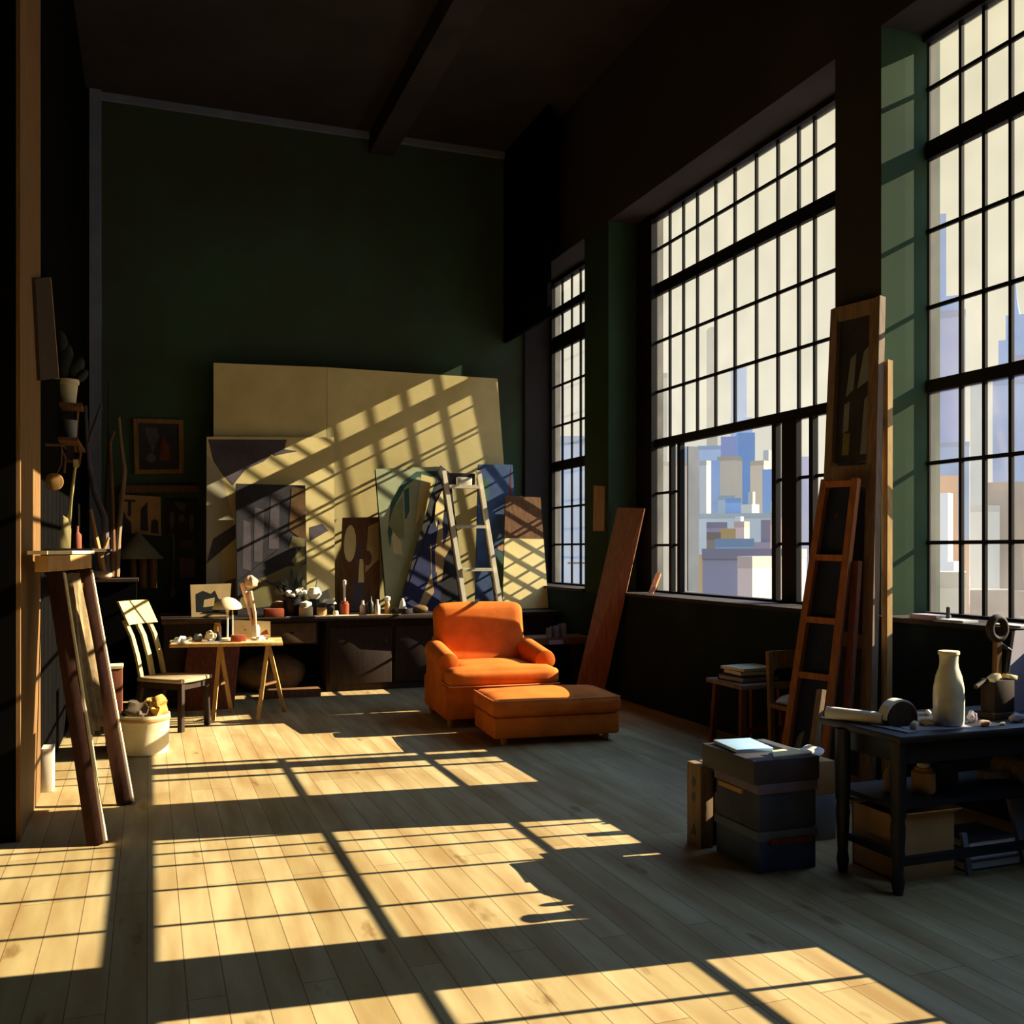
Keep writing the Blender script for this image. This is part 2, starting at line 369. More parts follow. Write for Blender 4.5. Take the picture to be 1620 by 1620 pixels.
# ================================================================ CITY OUTSIDE
GZ = -26
struct(MB().rng(8, 900, -300, 1400, GZ - 1, GZ).build('ground_outside', mat('city_ground', (120, 112, 104), var=.2, scale=.02)))
BCOL = dict(blue=(126, 146, 172), lilac=(150, 148, 168), cream=(190, 182, 164), beige=(190, 170, 140), grey=(160, 165, 160), pale=(180, 184, 188),  # distance haze is mixed into these facade colours
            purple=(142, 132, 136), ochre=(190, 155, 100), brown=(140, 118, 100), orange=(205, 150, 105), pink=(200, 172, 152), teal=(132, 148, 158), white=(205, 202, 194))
def tower(x0, x1, yt, dist, colr, label, style='flat', rot=0.0, name='building', depth=None, yb=None):
    """a building seen between two picture columns, dist metres off, standing on the city ground"""
    xm = (x0 + x1) / 2; u, v = uv_(xm, yt)
    C = Vector((SN + u * CS, CS - u * SN)) * dist; w = (x1 - x0) / F * dist; H = EYE + v * dist
    ang = math.atan2(C.x, C.y); rz = -ang + rot
    wx = w / (abs(math.cos(rot)) + .8 * abs(math.sin(rot))); wy = depth or wx * .8
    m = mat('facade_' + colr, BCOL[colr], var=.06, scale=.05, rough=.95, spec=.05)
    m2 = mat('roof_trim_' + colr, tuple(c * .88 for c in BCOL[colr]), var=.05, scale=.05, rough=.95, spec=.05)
    cz = V(C.x, C.y, 0); Mx = Matrix.Rotation(rz, 3, 'Z'); cz += Mx @ V(0, wy / 2 * math.cos(rot), 0)
    root = thing(name, (cz.x, cz.y, GZ), label, 'building', 'city buildings outside the windows')
    def blk(sx_, sy_, z0, z1, nm, mm, ox=0, oy=0):
        p = cz + Mx @ V(ox, oy, 0); MB().box((p.x, p.y, (z0 + z1) / 2), (sx_, sy_, z1 - z0), M=Mx).build(nm, mm, root)
    hh = H - GZ
    if style == 'flat':
        blk(wx, wy, GZ, H - .02 * hh, 'facade', m); blk(wx * 1.01, wy * 1.01, H - .02 * hh, H, 'parapet', m2)
    elif style == 'step':
        blk(wx, wy, GZ, H - .2 * hh, 'facade', m); blk(wx * .72, wy * .8, H - .2 * hh, H, 'setback', m, ox=-wx * .12)
    elif style == 'round':
        blk(wx, wy, GZ, H - wx * .5, 'facade', m)
        p = [cz + Mx @ V(wx / 2 * math.cos(t), -wy / 2, 0) + V(0, 0, H - wx * .5 + wx * .5 * math.sin(t)) for t in [math.pi * i / 14 for i in range(15)]]
        MB().prism(p, Mx @ V(0, wy, 0)).build('vaulted_top', m, root)
    elif style == 'spire':
        b1, b2, b3 = H - .42 * (H - 10), H - .26 * (H - 10), H - .16 * (H - 10)
        blk(wx, wy, GZ, b1, 'facade', m); blk(wx * .7, wy * .7, b1, b2, 'setback', m); blk(wx * .4, wy * .4, b2, b3, 'setback', m)
        p = cz; MB().lathe([(wx * .12, b3), (wx * .05, b3 + (H - b3) * .4), (wx * .01, H)], (p.x, p.y, 0), n=8).build('spire', m, root)
    elif style == 'hut':
        blk(wx, wy, GZ, H - 2.2, 'facade', m); blk(wx * .35, wy * .35, H - 2.2, H, 'roof_house', m2, ox=wx * .2)
T = tower
# seen through window 2
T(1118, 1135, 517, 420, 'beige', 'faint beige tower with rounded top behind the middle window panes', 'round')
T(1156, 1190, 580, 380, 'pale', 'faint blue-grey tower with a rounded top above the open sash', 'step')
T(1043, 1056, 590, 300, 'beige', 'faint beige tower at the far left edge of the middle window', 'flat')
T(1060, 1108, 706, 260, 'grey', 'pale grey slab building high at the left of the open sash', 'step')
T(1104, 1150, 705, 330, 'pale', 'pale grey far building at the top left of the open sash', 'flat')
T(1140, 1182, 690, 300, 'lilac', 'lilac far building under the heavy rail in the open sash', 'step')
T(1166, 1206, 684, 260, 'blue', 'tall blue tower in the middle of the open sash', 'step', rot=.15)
T(1104, 1122, 729, 190, 'cream', 'narrow cream tower at the left edge of the open sash', 'flat', rot=-.7)
T(1119, 1146, 728, 210, 'blue', 'blue tower beside the narrow cream tower', 'step')
T(1130, 1169, 722, 240, 'beige', 'beige block tower with a sunlit side between blue towers', 'flat', rot=-.45)
T(1184, 1212, 729, 200, 'beige', 'beige tower with cream side right of the tall blue tower', 'flat', rot=-.4)
T(1203, 1224, 712, 250, 'cream', 'cream stepped tower near the right post of the open sash', 'step', rot=-.8)
T(1206, 1232, 742, 180, 'blue', 'lower blue stepped tower near the right post of the open sash', 'step')
T(1148, 1172, 788, 150, 'blue', 'small bright blue block low in the open sash', 'flat')
T(1164, 1196, 778, 170, 'cream', 'small cream block below the tall blue tower', 'hut', rot=-.6)
T(1136, 1162, 784, 160, 'grey', 'small grey block left of the bright blue block', 'flat')
T(1200, 1232, 792, 150, 'cream', 'small cream block beside the right post', 'hut', rot=-.7)
T(1104, 1232, 812, 140, 'grey', 'long grey low-rise row crossing the open sash', 'flat')
T(1140, 1178, 817, 115, 'white', 'white flat-roofed house in the middle of the rooftops', 'hut', rot=-.6)
T(1206, 1250, 806, 120, 'white', 'white rooftop block behind the right post', 'hut', rot=-.7)
T(1118, 1150, 826, 105, 'purple', 'purple-grey low house left among the rooftops', 'flat')
T(1158, 1182, 825, 100, 'pink', 'small pink house among the rooftops', 'flat', rot=-.6)
T(1180, 1225, 822, 96, 'purple', 'purple-grey low house right of the pink house', 'hut')
T(1216, 1236, 820, 90, 'pink', 'small pink house beside the right post', 'flat', rot=-.6)
T(1104, 1172, 836, 84, 'ochre', 'ochre low house with flat roof above the teal roof', 'hut')
T(1118, 1140, 842, 76, 'brown', 'brown low house in front of the ochre house', 'flat')
T(1132, 1192, 852, 70, 'teal', 'teal-roofed low building behind the purple block', 'flat')
T(1104, 1250, 868, 52, 'purple', 'large purple-grey block with cream sunlit side nearest below the open sash', 'flat', rot=-.16, depth=10)
T(1165, 1198, 880, 47, 'pink', 'peach roof hut standing before the purple-grey block', 'flat', rot=-.5, depth=3)
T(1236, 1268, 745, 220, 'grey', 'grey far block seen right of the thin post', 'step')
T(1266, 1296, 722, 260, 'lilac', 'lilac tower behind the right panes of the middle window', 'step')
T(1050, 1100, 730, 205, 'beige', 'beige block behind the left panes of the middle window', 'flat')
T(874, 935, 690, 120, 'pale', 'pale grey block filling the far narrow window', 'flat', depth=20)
# seen through window 3
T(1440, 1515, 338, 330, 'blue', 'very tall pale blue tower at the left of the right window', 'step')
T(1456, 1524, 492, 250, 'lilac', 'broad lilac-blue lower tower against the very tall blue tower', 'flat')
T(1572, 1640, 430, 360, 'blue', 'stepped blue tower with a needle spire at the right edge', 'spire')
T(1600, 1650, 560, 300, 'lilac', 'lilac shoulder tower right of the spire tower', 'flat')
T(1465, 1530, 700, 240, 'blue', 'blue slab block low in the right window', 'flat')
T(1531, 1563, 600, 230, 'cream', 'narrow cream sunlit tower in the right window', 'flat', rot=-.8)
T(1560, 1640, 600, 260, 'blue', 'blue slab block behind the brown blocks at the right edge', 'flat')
T(1470, 1530, 752, 110, 'orange', 'orange brick block low at the left of the right window', 'step')
T(1468, 1512, 780, 95, 'white', 'white block in front of the orange brick block', 'step', rot=-.3)
T(1530, 1572, 800, 100, 'cream', 'cream low block under the narrow cream tower', 'flat', rot=-.7)
T(1562, 1640, 762, 100, 'brown', 'brown-grey block at the right edge of the right window', 'step')
T(1470, 1526, 905, 34, 'beige', 'beige parapet block lowest in the right window', 'flat', depth=2)
T(1540, 1650, 862, 47, 'brown', 'brown rooftop block lowest at the right edge', 'hut')

# ================================================================ THINGS
def N(name, rgb, **k): return mat(name, rgb, **k)
M_orange = mat('orange_upholstery', (200, 106, 34), var=.14, scale=5, rough=.85, spec=.15)
M_oranged = mat('orange_piping', (226, 150, 90), var=.1, scale=5, rough=.8)
M_footwood = woodv('pale_castor_wood', (170, 120, 60))
M_pale = woodv('pale_yellow_painted_wood', (206, 188, 128), var=.12, rough=.7)
M_seat = mat('taupe_seat', (170, 150, 118), var=.12, scale=6)
M_brown = woodv('mid_brown_wood', (108, 74, 44)); M_dark = woodv('dark_brown_wood', (52, 38, 28)); M_red = woodv('red_brown_wood', (112, 60, 36))
M_tan = mat('tan_card', (178, 138, 86), var=.12, scale=5); M_white = mat('off_white_paint', (222, 216, 200), var=.06, scale=6)
M_cream = mat('cream_paper', (232, 216, 170), var=.06, scale=6, rough=.9); M_navy = mat('navy_board', (40, 46, 66), var=.2, scale=4)
M_blk = mat('black_lacquer', (22, 22, 26), var=.2, scale=5, rough=.5, spec=.4); M_grey = mat('cool_grey', (128, 132, 136), var=.15, scale=5)
M_lilac = mat('lilac_grey_card', (150, 142, 156), var=.1, scale=4); M_rust = mat('rust_red', (150, 70, 42), var=.2, scale=9)
M_pinkc = mat('dusty_pink_clay', (205, 165, 138), var=.12, scale=9); M_mauve = mat('mauve_tin', (120, 100, 112), var=.15, scale=7)
M_ochre = mat('ochre_cloth', (200, 156, 82), var=.2, scale=14, rough=.95); M_bucket = mat('pale_pail', (212, 200, 164), var=.1, scale=5)
M_leaf = mat('dark_foliage', (46, 50, 46), var=.3, scale=20); M_sack = mat('brown_sacking', (104, 80, 54), var=.2, scale=12, rough=.95)
M_bluep = mat('ultramarine_paint', (66, 88, 128), var=.2, scale=5); M_teal = mat('teal_green_paint', (70, 104, 88), var=.2, scale=5)
M_sage = mat('sage_green_paint', (176, 184, 146), var=.1, scale=3); M_olive = mat('olive_paint', (128, 120, 78), var=.15, scale=4)
M_char = mat('charcoal_paint', (56, 54, 60), var=.2, scale=4); M_plum = mat('plum_grey_paint', (92, 84, 92), var=.2, scale=4)
M_taup = mat('taupe_flesh_paint', (176, 150, 104), var=.12, scale=5); M_deep = mat('deep_navy_paint', (44, 50, 88), var=.2, scale=4)
M_orw = woodv('orange_brown_wood', (176, 106, 62), var=.2); M_grw = woodv('grey_brown_wood', (132, 108, 84), var=.2)
M_ash = woodv('honey_wood', (190, 150, 92), var=.15)
M_bglass = mat('milky_glass', (226, 220, 186), rgb2=(196, 194, 176), scale=9, rough=.25, spec=.5)

# ---------------- armchair and ottoman
RZ = R(-4.5)
def chair_xf(c):
    M = Matrix.Rotation(RZ, 3, 'Z'); c = Vector(c)
    return M, (lambda x, y, z: c + M @ V(x, y, z))
O = (2.93, 8.55, 0); M, P = chair_xf(O)
ac = thing('armchair', O, 'orange upholstered armchair with rolled arms, patch of sun on its back', 'armchair')
MB().box(P(0, .05, .225), (1.0, .98, .3), M=M).build('base', M_orange, ac, bevel=.03)
MB().cushion(P(0, -.13, .45), (.72, .74, .15), M=M, puff=.03, r=.05).cushion(P(0, -.47, .45), (.99, .27, .15), M=M, puff=.03, r=.055).build('seat_cushion', M_orange, ac)
Mb = M @ Matrix.Rotation(R(-13), 3, 'X')
MB().cushion(P(0, .36, .73), (.86, .22, .62), M=Mb, puff=.02, r=.075, n=16).build('backrest', M_orange, ac)
MB().box(P(0, .47, .48), (.86, .16, .5), M=M).build('back_frame', M_orange, ac, bevel=.04)
for s in (-1, 1):
    a = MB(); a.box(P(s * .44, .07, .34), (.13, .70, .46), M=M)
    arm = a.build('arm', M_orange, ac, bevel=.035)
    Mr = M @ Matrix.Rotation(R(97), 3, 'X')
    prof = [(.0, -.01), (.07, -.008), (.092, .0), (.095, .02), (.095, .62), (.08, .68), (0, .69)]
    MB().lathe(prof, P(s * .445, -.335, .555), M=M @ Matrix.Rotation(R(-84), 3, 'X'), n=22).build('arm_roll', M_orange, arm)
for sx in (-1, 1):
    for sy in (-.36, .46):
        MB().lathe([(.022, 0), (.034, .03), (.034, .08)], P(sx * .43, sy, 0), n=14).build('foot', M_footwood, ac)
MB().tube([P(-.49, .2, .385), P(-.495, -.2, .385), P(-.49, -.6, .385), P(0, -.615, .385), P(.49, -.6, .385)], .006, n=6).build('piping', M_oranged, ac)

O = (3.09, 7.55, 0); M, P = chair_xf(O)
ot = thing('ottoman', O, 'orange upholstered ottoman on castors in front of the armchair', 'ottoman')
MB().box(P(0, 0, .145), (1.06, .66, .17), M=M).build('base', M_orange, ot, bevel=.025)
MB().cushion(P(0, 0, .30), (1.09, .69, .145), M=M, puff=.04, r=.05, n=16).build('cushion', M_orange, ot)
w, h = .53, .332
MB().tube([P(-w, h, .362), P(-w - .005, 0, .362), P(-w, -h, .362), P(0, -h - .012, .362), P(w, -h, .362), P(w + .005, 0, .362), P(w, h, .362)], .005, n=6).build('piping', M_oranged, ot)
for sx in (-1, 1):
    for sy in (-1, 1):
        cst = MB().lathe([(.03, .03), (.024, .05), (.03, .075)], P(sx * .43, sy * .26, 0), n=12).build('castor', M_footwood, ot)
        MB().lathe([(.012, -.014), (.03, -.012), (.03, .012), (.012, .014)], P(sx * .43, sy * .26, .03), M=M @ Matrix.Rotation(R(90), 3, 'Y'), n=14).build('wheel', M_footwood, cst)

# ---------------- wooden slat chair
fd = V(.78, -.62, 0).normalized(); sd = V(.62, .78, 0).normalized()      # facing, sideways
c0 = V(.225, 9.07, 0) - fd * .0
def Q(f, s, z): return c0 + fd * f + sd * s + V(0, 0, z)
ch = thing('wooden_chair', Q(0, 0, 0), 'pale yellow wooden chair with a slatted back beside the trestle table', 'chair')
st = MB(); o8 = [(-.27, -.18), (-.03, -.215), (.22, -.22), (.24, 0), (.22, .22), (-.03, .21), (-.27, .17)]
st.prism([Q(f, s, .415) for f, s in o8], (0, 0, .035)); st.build('seat', M_seat, ch, bevel=.01)
for s in (-1, 1):
    MB().bar(Q(.19, s * .185, 0), Q(.18, s * .17, .42), .045, .045, side=sd).build('leg', M_dark, ch, bevel=.005)
    MB().bar(Q(-.30, s * .165, 0), Q(-.24, s * .15, .42), .04, .045, side=sd).build('leg', M_dark, ch, bevel=.005)
MB().bar(Q(.185, -.17, .385), Q(.185, .17, .385), .02, .06, side=fd).build('apron', M_dark, ch)
for s in (-1, 1): MB().bar(Q(-.24, s * .15, .385), Q(.185, s * .17, .385), .02, .06, side=sd).build('apron', M_dark, ch)
for s, wd_ in ((-1, .042), (0, .05), (1, .042)):
    pts = [(-.245, .44), (-.285, .62), (-.345, .80), (-.42, .93)]
    m_ = MB()
    for i in range(3): m_.bar(Q(pts[i][0], s * .15, pts[i][1]), Q(pts[i + 1][0], s * .15, pts[i + 1][1] + .004), wd_, .024, side=sd)
    m_.build('slat' if s == 0 else 'back_post', M_pale, ch)
bk = MB(); a, c = (-.36, .90), (-.47, 1.10)
n_ = 6
for i in range(n_):
    s0, s1 = -.19 + .38 * i / n_, -.19 + .38 * (i + 1) / n_
    bow = lambda s: -.03 * (1 - (s / .19) ** 2)
    bk.prism([Q(a[0] + bow(s0), s0, a[1]), Q(a[0] + bow(s1), s1, a[1]), Q(c[0] + bow(s1), s1, c[1]), Q(c[0] + bow(s0), s0, c[1])], fd * .022)
bk.build('top_rail', M_pale, ch)

# ---------------- pail with rags, narrow box, white carton
cb = V(-.03, 8.02, 0)
pl = thing('pail', cb, 'round pale pail full of rags beside the wooden chair', 'pail')
MB().lathe([(.165, 0), (.175, .01), (.182, .27), (.186, .275), (.186, .30), (.178, .30), (.17, .03), (0, .02)], cb, n=30).build('pail_body', M_bucket, pl)
MB().lathe([(.188, .255), (.19, .262), (.19, .272), (.188, .278)], cb, n=30).build('rim_band', M_tan, pl)
tag(MB().blob(cb + V(-.05, -.02, .32), (.2, .2, .17), e=1.6, rough=.22, seed=3, n=12).build('rag', mat('dark_rag', (88, 74, 58), var=.3, scale=15)), 'crumpled dark brown rag on the left in the pale pail', 'rag')
tag(MB().blob(cb + V(.075, .01, .325), (.18, .22, .2), e=1.5, rough=.28, seed=8, n=12).build('rag', M_ochre), 'crumpled ochre and cream rag on the right in the pale pail', 'rag')
o = onY(180, 8.2, 0); bx = thing('narrow_box', o, 'tall narrow red-brown box with a pale edge behind the pail', 'box')
MB().box(o + V(0, .1, .315), (.12, .2, .63)).build('box_body', M_red, bx, bevel=.004); MB().box(o + V(0, .1, .64), (.13, .21, .02)).build('lid', M_cream, bx)
tag(MB().box(onY(76, 7.0, .14), (.07, .16, .28)).build('carton', M_white, bevel=.003), 'small white carton on the floor at the foot of the wall casing', 'carton')

# ---------------- leaning A-frame easel at the far left
M_maroon = woodv('dark_maroon_wood', (62, 34, 26), rough=.75)
f0, f1, t0, t1 = V(-.257, 5.60, 0), V(-.135, 6.42, 0), V(-.49, 6.05, 1.42), V(-.39, 6.88, 1.42)
es = thing('trestle_easel', (f0 + f1) / 2, 'tall brown leaning easel with two legs at the left edge', 'easel')
sdir = (f1 - f0).normalized()
for p, q in ((f0, t0), (f1, t1)):
    lg = MB().bar(p, q, .05, .085, side=sdir).build('leg', M_maroon, es, bevel=.004)
    nrm = (q - p).normalized().cross(sdir)
    MB().bar(p + V(.045, -.01, 0.02), q + V(.045, -.01, 0), .03, .012, side=sdir).build('pale_edge_strip', M_cream, lg)
def EB(u, v): return (f0 * (1 - v) + t0 * v) * (1 - u) + (f1 * (1 - v) + t1 * v) * u
MB().bar(EB(0, .93) + V(-.03, .03, 0), EB(1, .93) + V(-.03, .03, 0), .03, .035).build('crossbar', M_red, es)
MB().bar(V(-.545, 5.88, 1.475), V(-.385, 7.02, 1.475), .07, .09, side=(1, 0, 0)).build('head_beam', M_tan, es, bevel=.005)
MB().bar(V(-.56, 5.82, 1.535), V(-.385, 7.04, 1.535), .10, .02, side=(1, 0, 0)).build('head_shelf', M_cream, es)
# cloths and boards hung between the legs
bcl = MB()
for i in range(5):
    u0 = .12 + i * .16
bk_ = [EB(.10, .36) + V(-.015, .02, 0), EB(.90, .36) + V(-.015, .02, 0), EB(.9, .99) + V(-.015, .02, 0), EB(.1, .99) + V(-.015, .02, 0)]
nseg = 26; P2 = []
for j in range(13):
    for i in range(nseg + 1):
        u, v = i / nseg, j / 12
        p = bil(bk_, .04 + .92 * u * (1 - .25 * (1 - v)), v) + V(-1, .5, 0) * (.03 * math.sin(u * 19 + v * 2) + .015 * math.sin(u * 41))
        P2.append(p)
fs = [(j * (nseg + 1) + i, j * (nseg + 1) + i + 1, (j + 1) * (nseg + 1) + i + 1, (j + 1) * (nseg + 1) + i) for j in range(12) for i in range(nseg)]
cl = MB().add(P2, fs).build('hanging_cloth', mat('beige_cloth', (150, 128, 92), rgb2=(108, 90, 66), scale=5, stretch=(5, 5, .5), rough=.95))
sol = cl.modifiers.new('thick', 'SOLIDIFY'); sol.thickness = .006
tag(cl, 'beige and brown cloth hanging between the legs of the leaning easel', 'cloth')
tag(MB().slab([EB(.55, .1) + V(-.1, .1, 0), EB(.82, .1) + V(-.1, .1, 0), EB(.78, .42) + V(-.08, .1, 0), EB(.6, .42) + V(-.08, .1, 0)], .015).build('offcut', M_cream), 'cream board offcut low between the legs of the leaning easel', 'board')

# ---------------- left wall shelf and clutter
tag(MB().rng(-.66, -.36, 7.3, 11.4, 1.535, 1.56).build('wall_shelf', M_dark), 'long dark shelf on the left wall behind the easel head', 'shelf')
wb = [aX(64, 602, -.62), aX(93, 598, -.62), aX(80, 438, -.62), aX(56, 441, -.62)]
wbt = thing('wall_board', (wb[0] + wb[1]) / 2, 'tall narrow brown board hung high on the left wall', 'board')
MB().slab(wb, .035).build('board', M_dark, wbt); MB().slab([wb[1] + V(0, .002, 0), wb[1] + V(0, .05, 0), wb[2] + V(0, .05, 0), wb[2] + V(0, .002, 0)], .035).build('painted_lit_edge', M_ash, wbt)  # sunlit right edge of the board painted as a pale strip
br = aY(107, 640, 8.6); tag(MB().rng(-.66, br.x + .11, 8.48, 8.78, br.z - .03, br.z).build('bracket_shelf', M_brown), 'small brown bracket shelf under the potted cactus', 'shelf')
pt = thing('potted_cactus', (br.x, 8.62, br.z), 'potted dark cactus on the bracket shelf high at left', 'plant')
MB().lathe([(.055, 0), (.06, .01), (.075, .16), (.085, .165), (.088, .2), (.078, .2), (.07, .17), (0, .165)], (br.x, 8.62, br.z), n=24).build('pot', M_bucket, pt)
cm = MB(); cc = V(br.x, 8.62, br.z)
for dx, dz, sx, sz, ro in ((-.02, .34, .12, .3, 8), (-.05, .5, .1, .2, -12), (.06, .3, .11, .2, 25), (.1, .24, .08, .13, 40)):
    cm.blob(cc + V(dx, 0, dz), (sx, .08, sz), M=Matrix.Rotation(R(ro), 3, 'Y'), n=10)
cm.build('cactus', M_leaf, pt)
def pts(Y, *xy): return [aY(x, y, Y) for x, y in xy]
fr = thing('bent_wood_frame', aY(108, 690, 8.75), 'bent brown wooden frame with dark cloth hung under the cactus shelf', 'frame')
MB().tube(pts(8.75, (94, 648), (93, 690), (95, 708), (103, 724), (101, 748)), .012).build('side_rod', M_brown, fr)
MB().tube(pts(8.75, (123, 648), (120, 690), (127, 718), (124, 736), (119, 742)), .012).build('side_rod', M_brown, fr)
MB().tube(pts(8.75, (103, 728), (121, 731)), .012).build('bottom_rod', M_brown, fr)
MB().slab(pts(8.77, (106, 726), (118, 728), (116, 650), (98, 650)), .012).build('dark_cloth', M_char, fr)
tag(MB().rng(-.66, -.52, 8.35, 9.35, aY(80, 701, 8.6).z - .0, aY(80, 701, 8.6).z + .025).build('ledge', M_brown), 'short brown ledge on the left wall beside the bent frame', 'shelf')
g_ = aY(80, 694, 8.55); tag(MB().lathe([(.03, 0), (.045, .03), (.05, .14), (.055, .15), (.045, .15), (.035, .03), (0, .025)], (-.58, 8.5, aY(80, 701, 8.6).z + .025), n=18).build('cup', M_grey), 'grey cup standing on the short ledge at left', 'cup')
d_ = aY(85, 762, 7.4); hd = thing('hanging_disc', d_, 'round ochre wooden disc hanging by a cord on the left wall above the shelf', 'disc')
MB().lathe([(.0, 0), (.058, 0), (.062, .006), (.058, .016), (.02, .022), (0, .022)], d_ + V(0, .01, 0), M=Matrix.Rotation(R(90), 3, 'X'), n=28).build('disc', M_ochrewood, hd)
k_ = aY(98, 704, 7.4); MB().tube([d_ + V(.02, 0, .055), aY(97, 735, 7.4), k_], .004, n=6).build('cord', M_brown, hd); MB().tube([V(-.665, 7.4, k_.z), V(k_.x + .01, 7.4, k_.z)], .01, n=8).build('peg', M_brown, hd)
vi = onY(97, 8.55, 1.56); ins = thing('stringed_instrument', (vi.x + .02, 8.55, 1.56), 'pale long-necked stringed instrument standing on the left shelf', 'instrument')
sil = [(83, 869), (88, 850), (97, 836), (99, 815), (107, 820), (112, 838), (111, 868)]
MB().prism(pts(8.52, *sil), (0, .05, 0)).build('body', M_pale, ins, bevel=.008)
MB().tube(pts(8.55, (107, 842), (112, 790), (119, 738)), [.02, .014, .012]).build('neck', M_pale, ins)
MB().box(aY(120, 733, 8.55), (.035, .03, .06)).build('peg_head', M_pale, ins)
for x, yt, w_, mm, lb in ((69, 840, .03, M_tan, 'thin tan bottle at the wall end of the left shelf'), (122, 832, .035, M_red, 'red-brown bottle beside the pale instrument on the left shelf')):
    p = onY(x, 7.9 if x < 80 else 9.0, 1.56); hh = aY(x, yt, p.y).z - 1.56
    bt = thing('bottle', p, lb, 'bottle'); MB().lathe([(w_, 0), (w_, hh * .6), (w_ * .4, hh * .75), (w_ * .4, hh)], p, n=14).build('glass_body', mm, bt)
p = onY(80, 8.25, 1.56); tag(MB().blob(p + V(-.03, 0, .12), (.14, .14, .24), e=2.3, flat=-.12).build('jug', M_char), 'dark squat jug behind the pale instrument', 'jug')

ck = onY(162, 10.9, 0); cab = thing('corner_cabinet', (ck.x, 11.2, 0), 'dark tall cabinet in the far left corner under driftwood', 'cabinet')
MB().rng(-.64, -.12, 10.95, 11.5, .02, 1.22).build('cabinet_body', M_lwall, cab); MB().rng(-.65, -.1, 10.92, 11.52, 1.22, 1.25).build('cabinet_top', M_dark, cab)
def branch(Y, path, rad, m, lb, twigs=()):
    P_ = pts(Y, *path); t = thing('driftwood_branch', P_[0], lb, 'branch')
    n = len(P_); MB().tube(P_, [rad * (1 - .55 * i / (n - 1)) for i in range(n)], n=9).build('stem', m, t)
    for tw in twigs: MB().tube(pts(Y, *tw), [rad * .6] + [rad * .3] * (len(tw) - 1), n=8).build('twig', m, t)
branch(11.15, [(163, 912), (158, 880), (151, 850), (143, 806)], .045, M_tan, 'tan forked branch standing on the corner cabinet', [[(154, 868), (145, 866)], [(158, 884), (168, 862), (172, 850)]])
branch(11.3, [(176, 912), (179, 870), (178, 800), (174, 700), (181, 682)], .03, M_brown, 'tall thin brown branch with a bent tip in the left corner', [[(178, 820), (180, 792)]])
branch(11.4, [(184, 912), (187, 850), (197, 745), (191, 700), (188, 660)], .035, M_grw, 'crooked grey-brown branch leaning right in the left corner')
branch(11.25, [(168, 912), (166, 820), (150, 780), (142, 740), (138, 700), (135, 642)], .04, M_plum, 'bluish grey branch with a long curved top in the left corner', [[(140, 700), (160, 640), (162, 650)]])
branch(11.35, [(170, 912), (168, 800), (172, 700), (173, 603)], .022, M_char, 'thin dark straight stick tallest in the left corner')
tag(MB().blob(onY(160, 11.05, 1.29), (.22, .16, .09), e=2.2, flat=-.04).build('clay_lump', M_pinkc), 'flat pinkish clay lump on the corner cabinet', 'clay')
# pictures and tools on the back wall
def framed(c4, wdt, t, m, name, lb, cat, patches, mats, parent_name='canvas'):
    bl, br_, tr, tl = [Vector(p) for p in c4]; root = thing(name, (bl + br_) / 2, lb, cat)
    f_ = MB(); ux = (br_ - bl).normalized(); uz = (tl - bl).normalized()
    n = ux.cross(uz).normalized()
    for p, q, s_ in ((bl, tl, ux), (br_, tr, -ux)): f_.prism([p, p + s_ * wdt, q + s_ * wdt, q], -n * t)
    for p, q, s_ in ((bl, br_, uz), (tl, tr, -uz)): f_.prism([p + ux * wdt, q - ux * wdt, q - ux * wdt + s_ * wdt, p + ux * wdt + s_ * wdt], -n * t)
    f_.build('picture_frame', m, root)
    inn = [bl + ux * wdt + uz * wdt, br_ - ux * wdt + uz * wdt, tr - ux * wdt - uz * wdt, tl + ux * wdt - uz * wdt]
    inn = [p - n * t * .4 for p in inn]
    MB().slab(inn, t * .5).build(parent_name, mats[0], root)
    if patches: art(inn, patches, mats, root)
    return root
W = 11.95
framed([aY(213, 750, W), aY(291, 749, W), aY(290, 664, W), aY(211, 662, W)], .05, .04, M_ochrewood, 'framed_picture', 'small dark picture in a square ochre frame on the back wall', 'picture',
       [(1, [(.15, .9), (.45, .92), (.5, .7), (.4, .5), (.35, .35), (.25, .6)]), (2, [(.6, .75), (.75, .5), (.8, .2), (.5, .2)]), (1, ell(.3, .25, .12, .1))], [M_char, M_plum, M_red])
tag(MB().slab([aY(192, 780, 11.9), aY(316, 778, 11.9), aY(314, 768, 11.9), aY(190, 768, 11.9)], .09).build('picture_ledge', M_brown), 'brown ledge on the back wall under the ochre framed picture', 'shelf')
po = [aY(186, 842, W), aY(255, 848, W), aY(254, 786, W), aY(188, 782, W)]
pr = thing('poster', (po[0] + po[1]) / 2, 'tan poster with dark silhouettes pinned to the back wall', 'poster'); MB().slab(po, .01).build('sheet', M_tan, pr)
art(po, [(0, [(.12, .88), (.4, .88), (.4, .82), (.3, .82), (.3, .45), (.22, .45), (.22, .82), (.12, .82)]), (0, [(.52, .1), (.7, .1), (.68, .85), (.52, .65)]), (0, [(.76, .05), (.95, .05), (.93, .38), (.85, .42), (.77, .36)]), (0, [(.08, 0), (.32, 0), (.3, .3), (.2, .38), (.12, .6), (.08, .3)])], [M_char], pr, 'silhouettes')
dp = [aY(262, 850, W), aY(312, 850, W), aY(312, 792, W), aY(262, 790, W)]
d2 = thing('dark_print', (dp[0] + dp[1]) / 2, 'dark print with faint grey shapes beside the tan poster', 'picture'); MB().slab(dp, .012).build('sheet', M_dark, d2)
art(dp, [(0, [(.25, .95), (.65, .92), (.6, .7), (.4, .75)]), (0, ell(.5, .5, .12, .12, 6)), (0, ell(.2, .45, .08, .25)), (0, ell(.82, .4, .08, .25))], [M_plum], d2)
hc = aY(218, 882, 11.75)
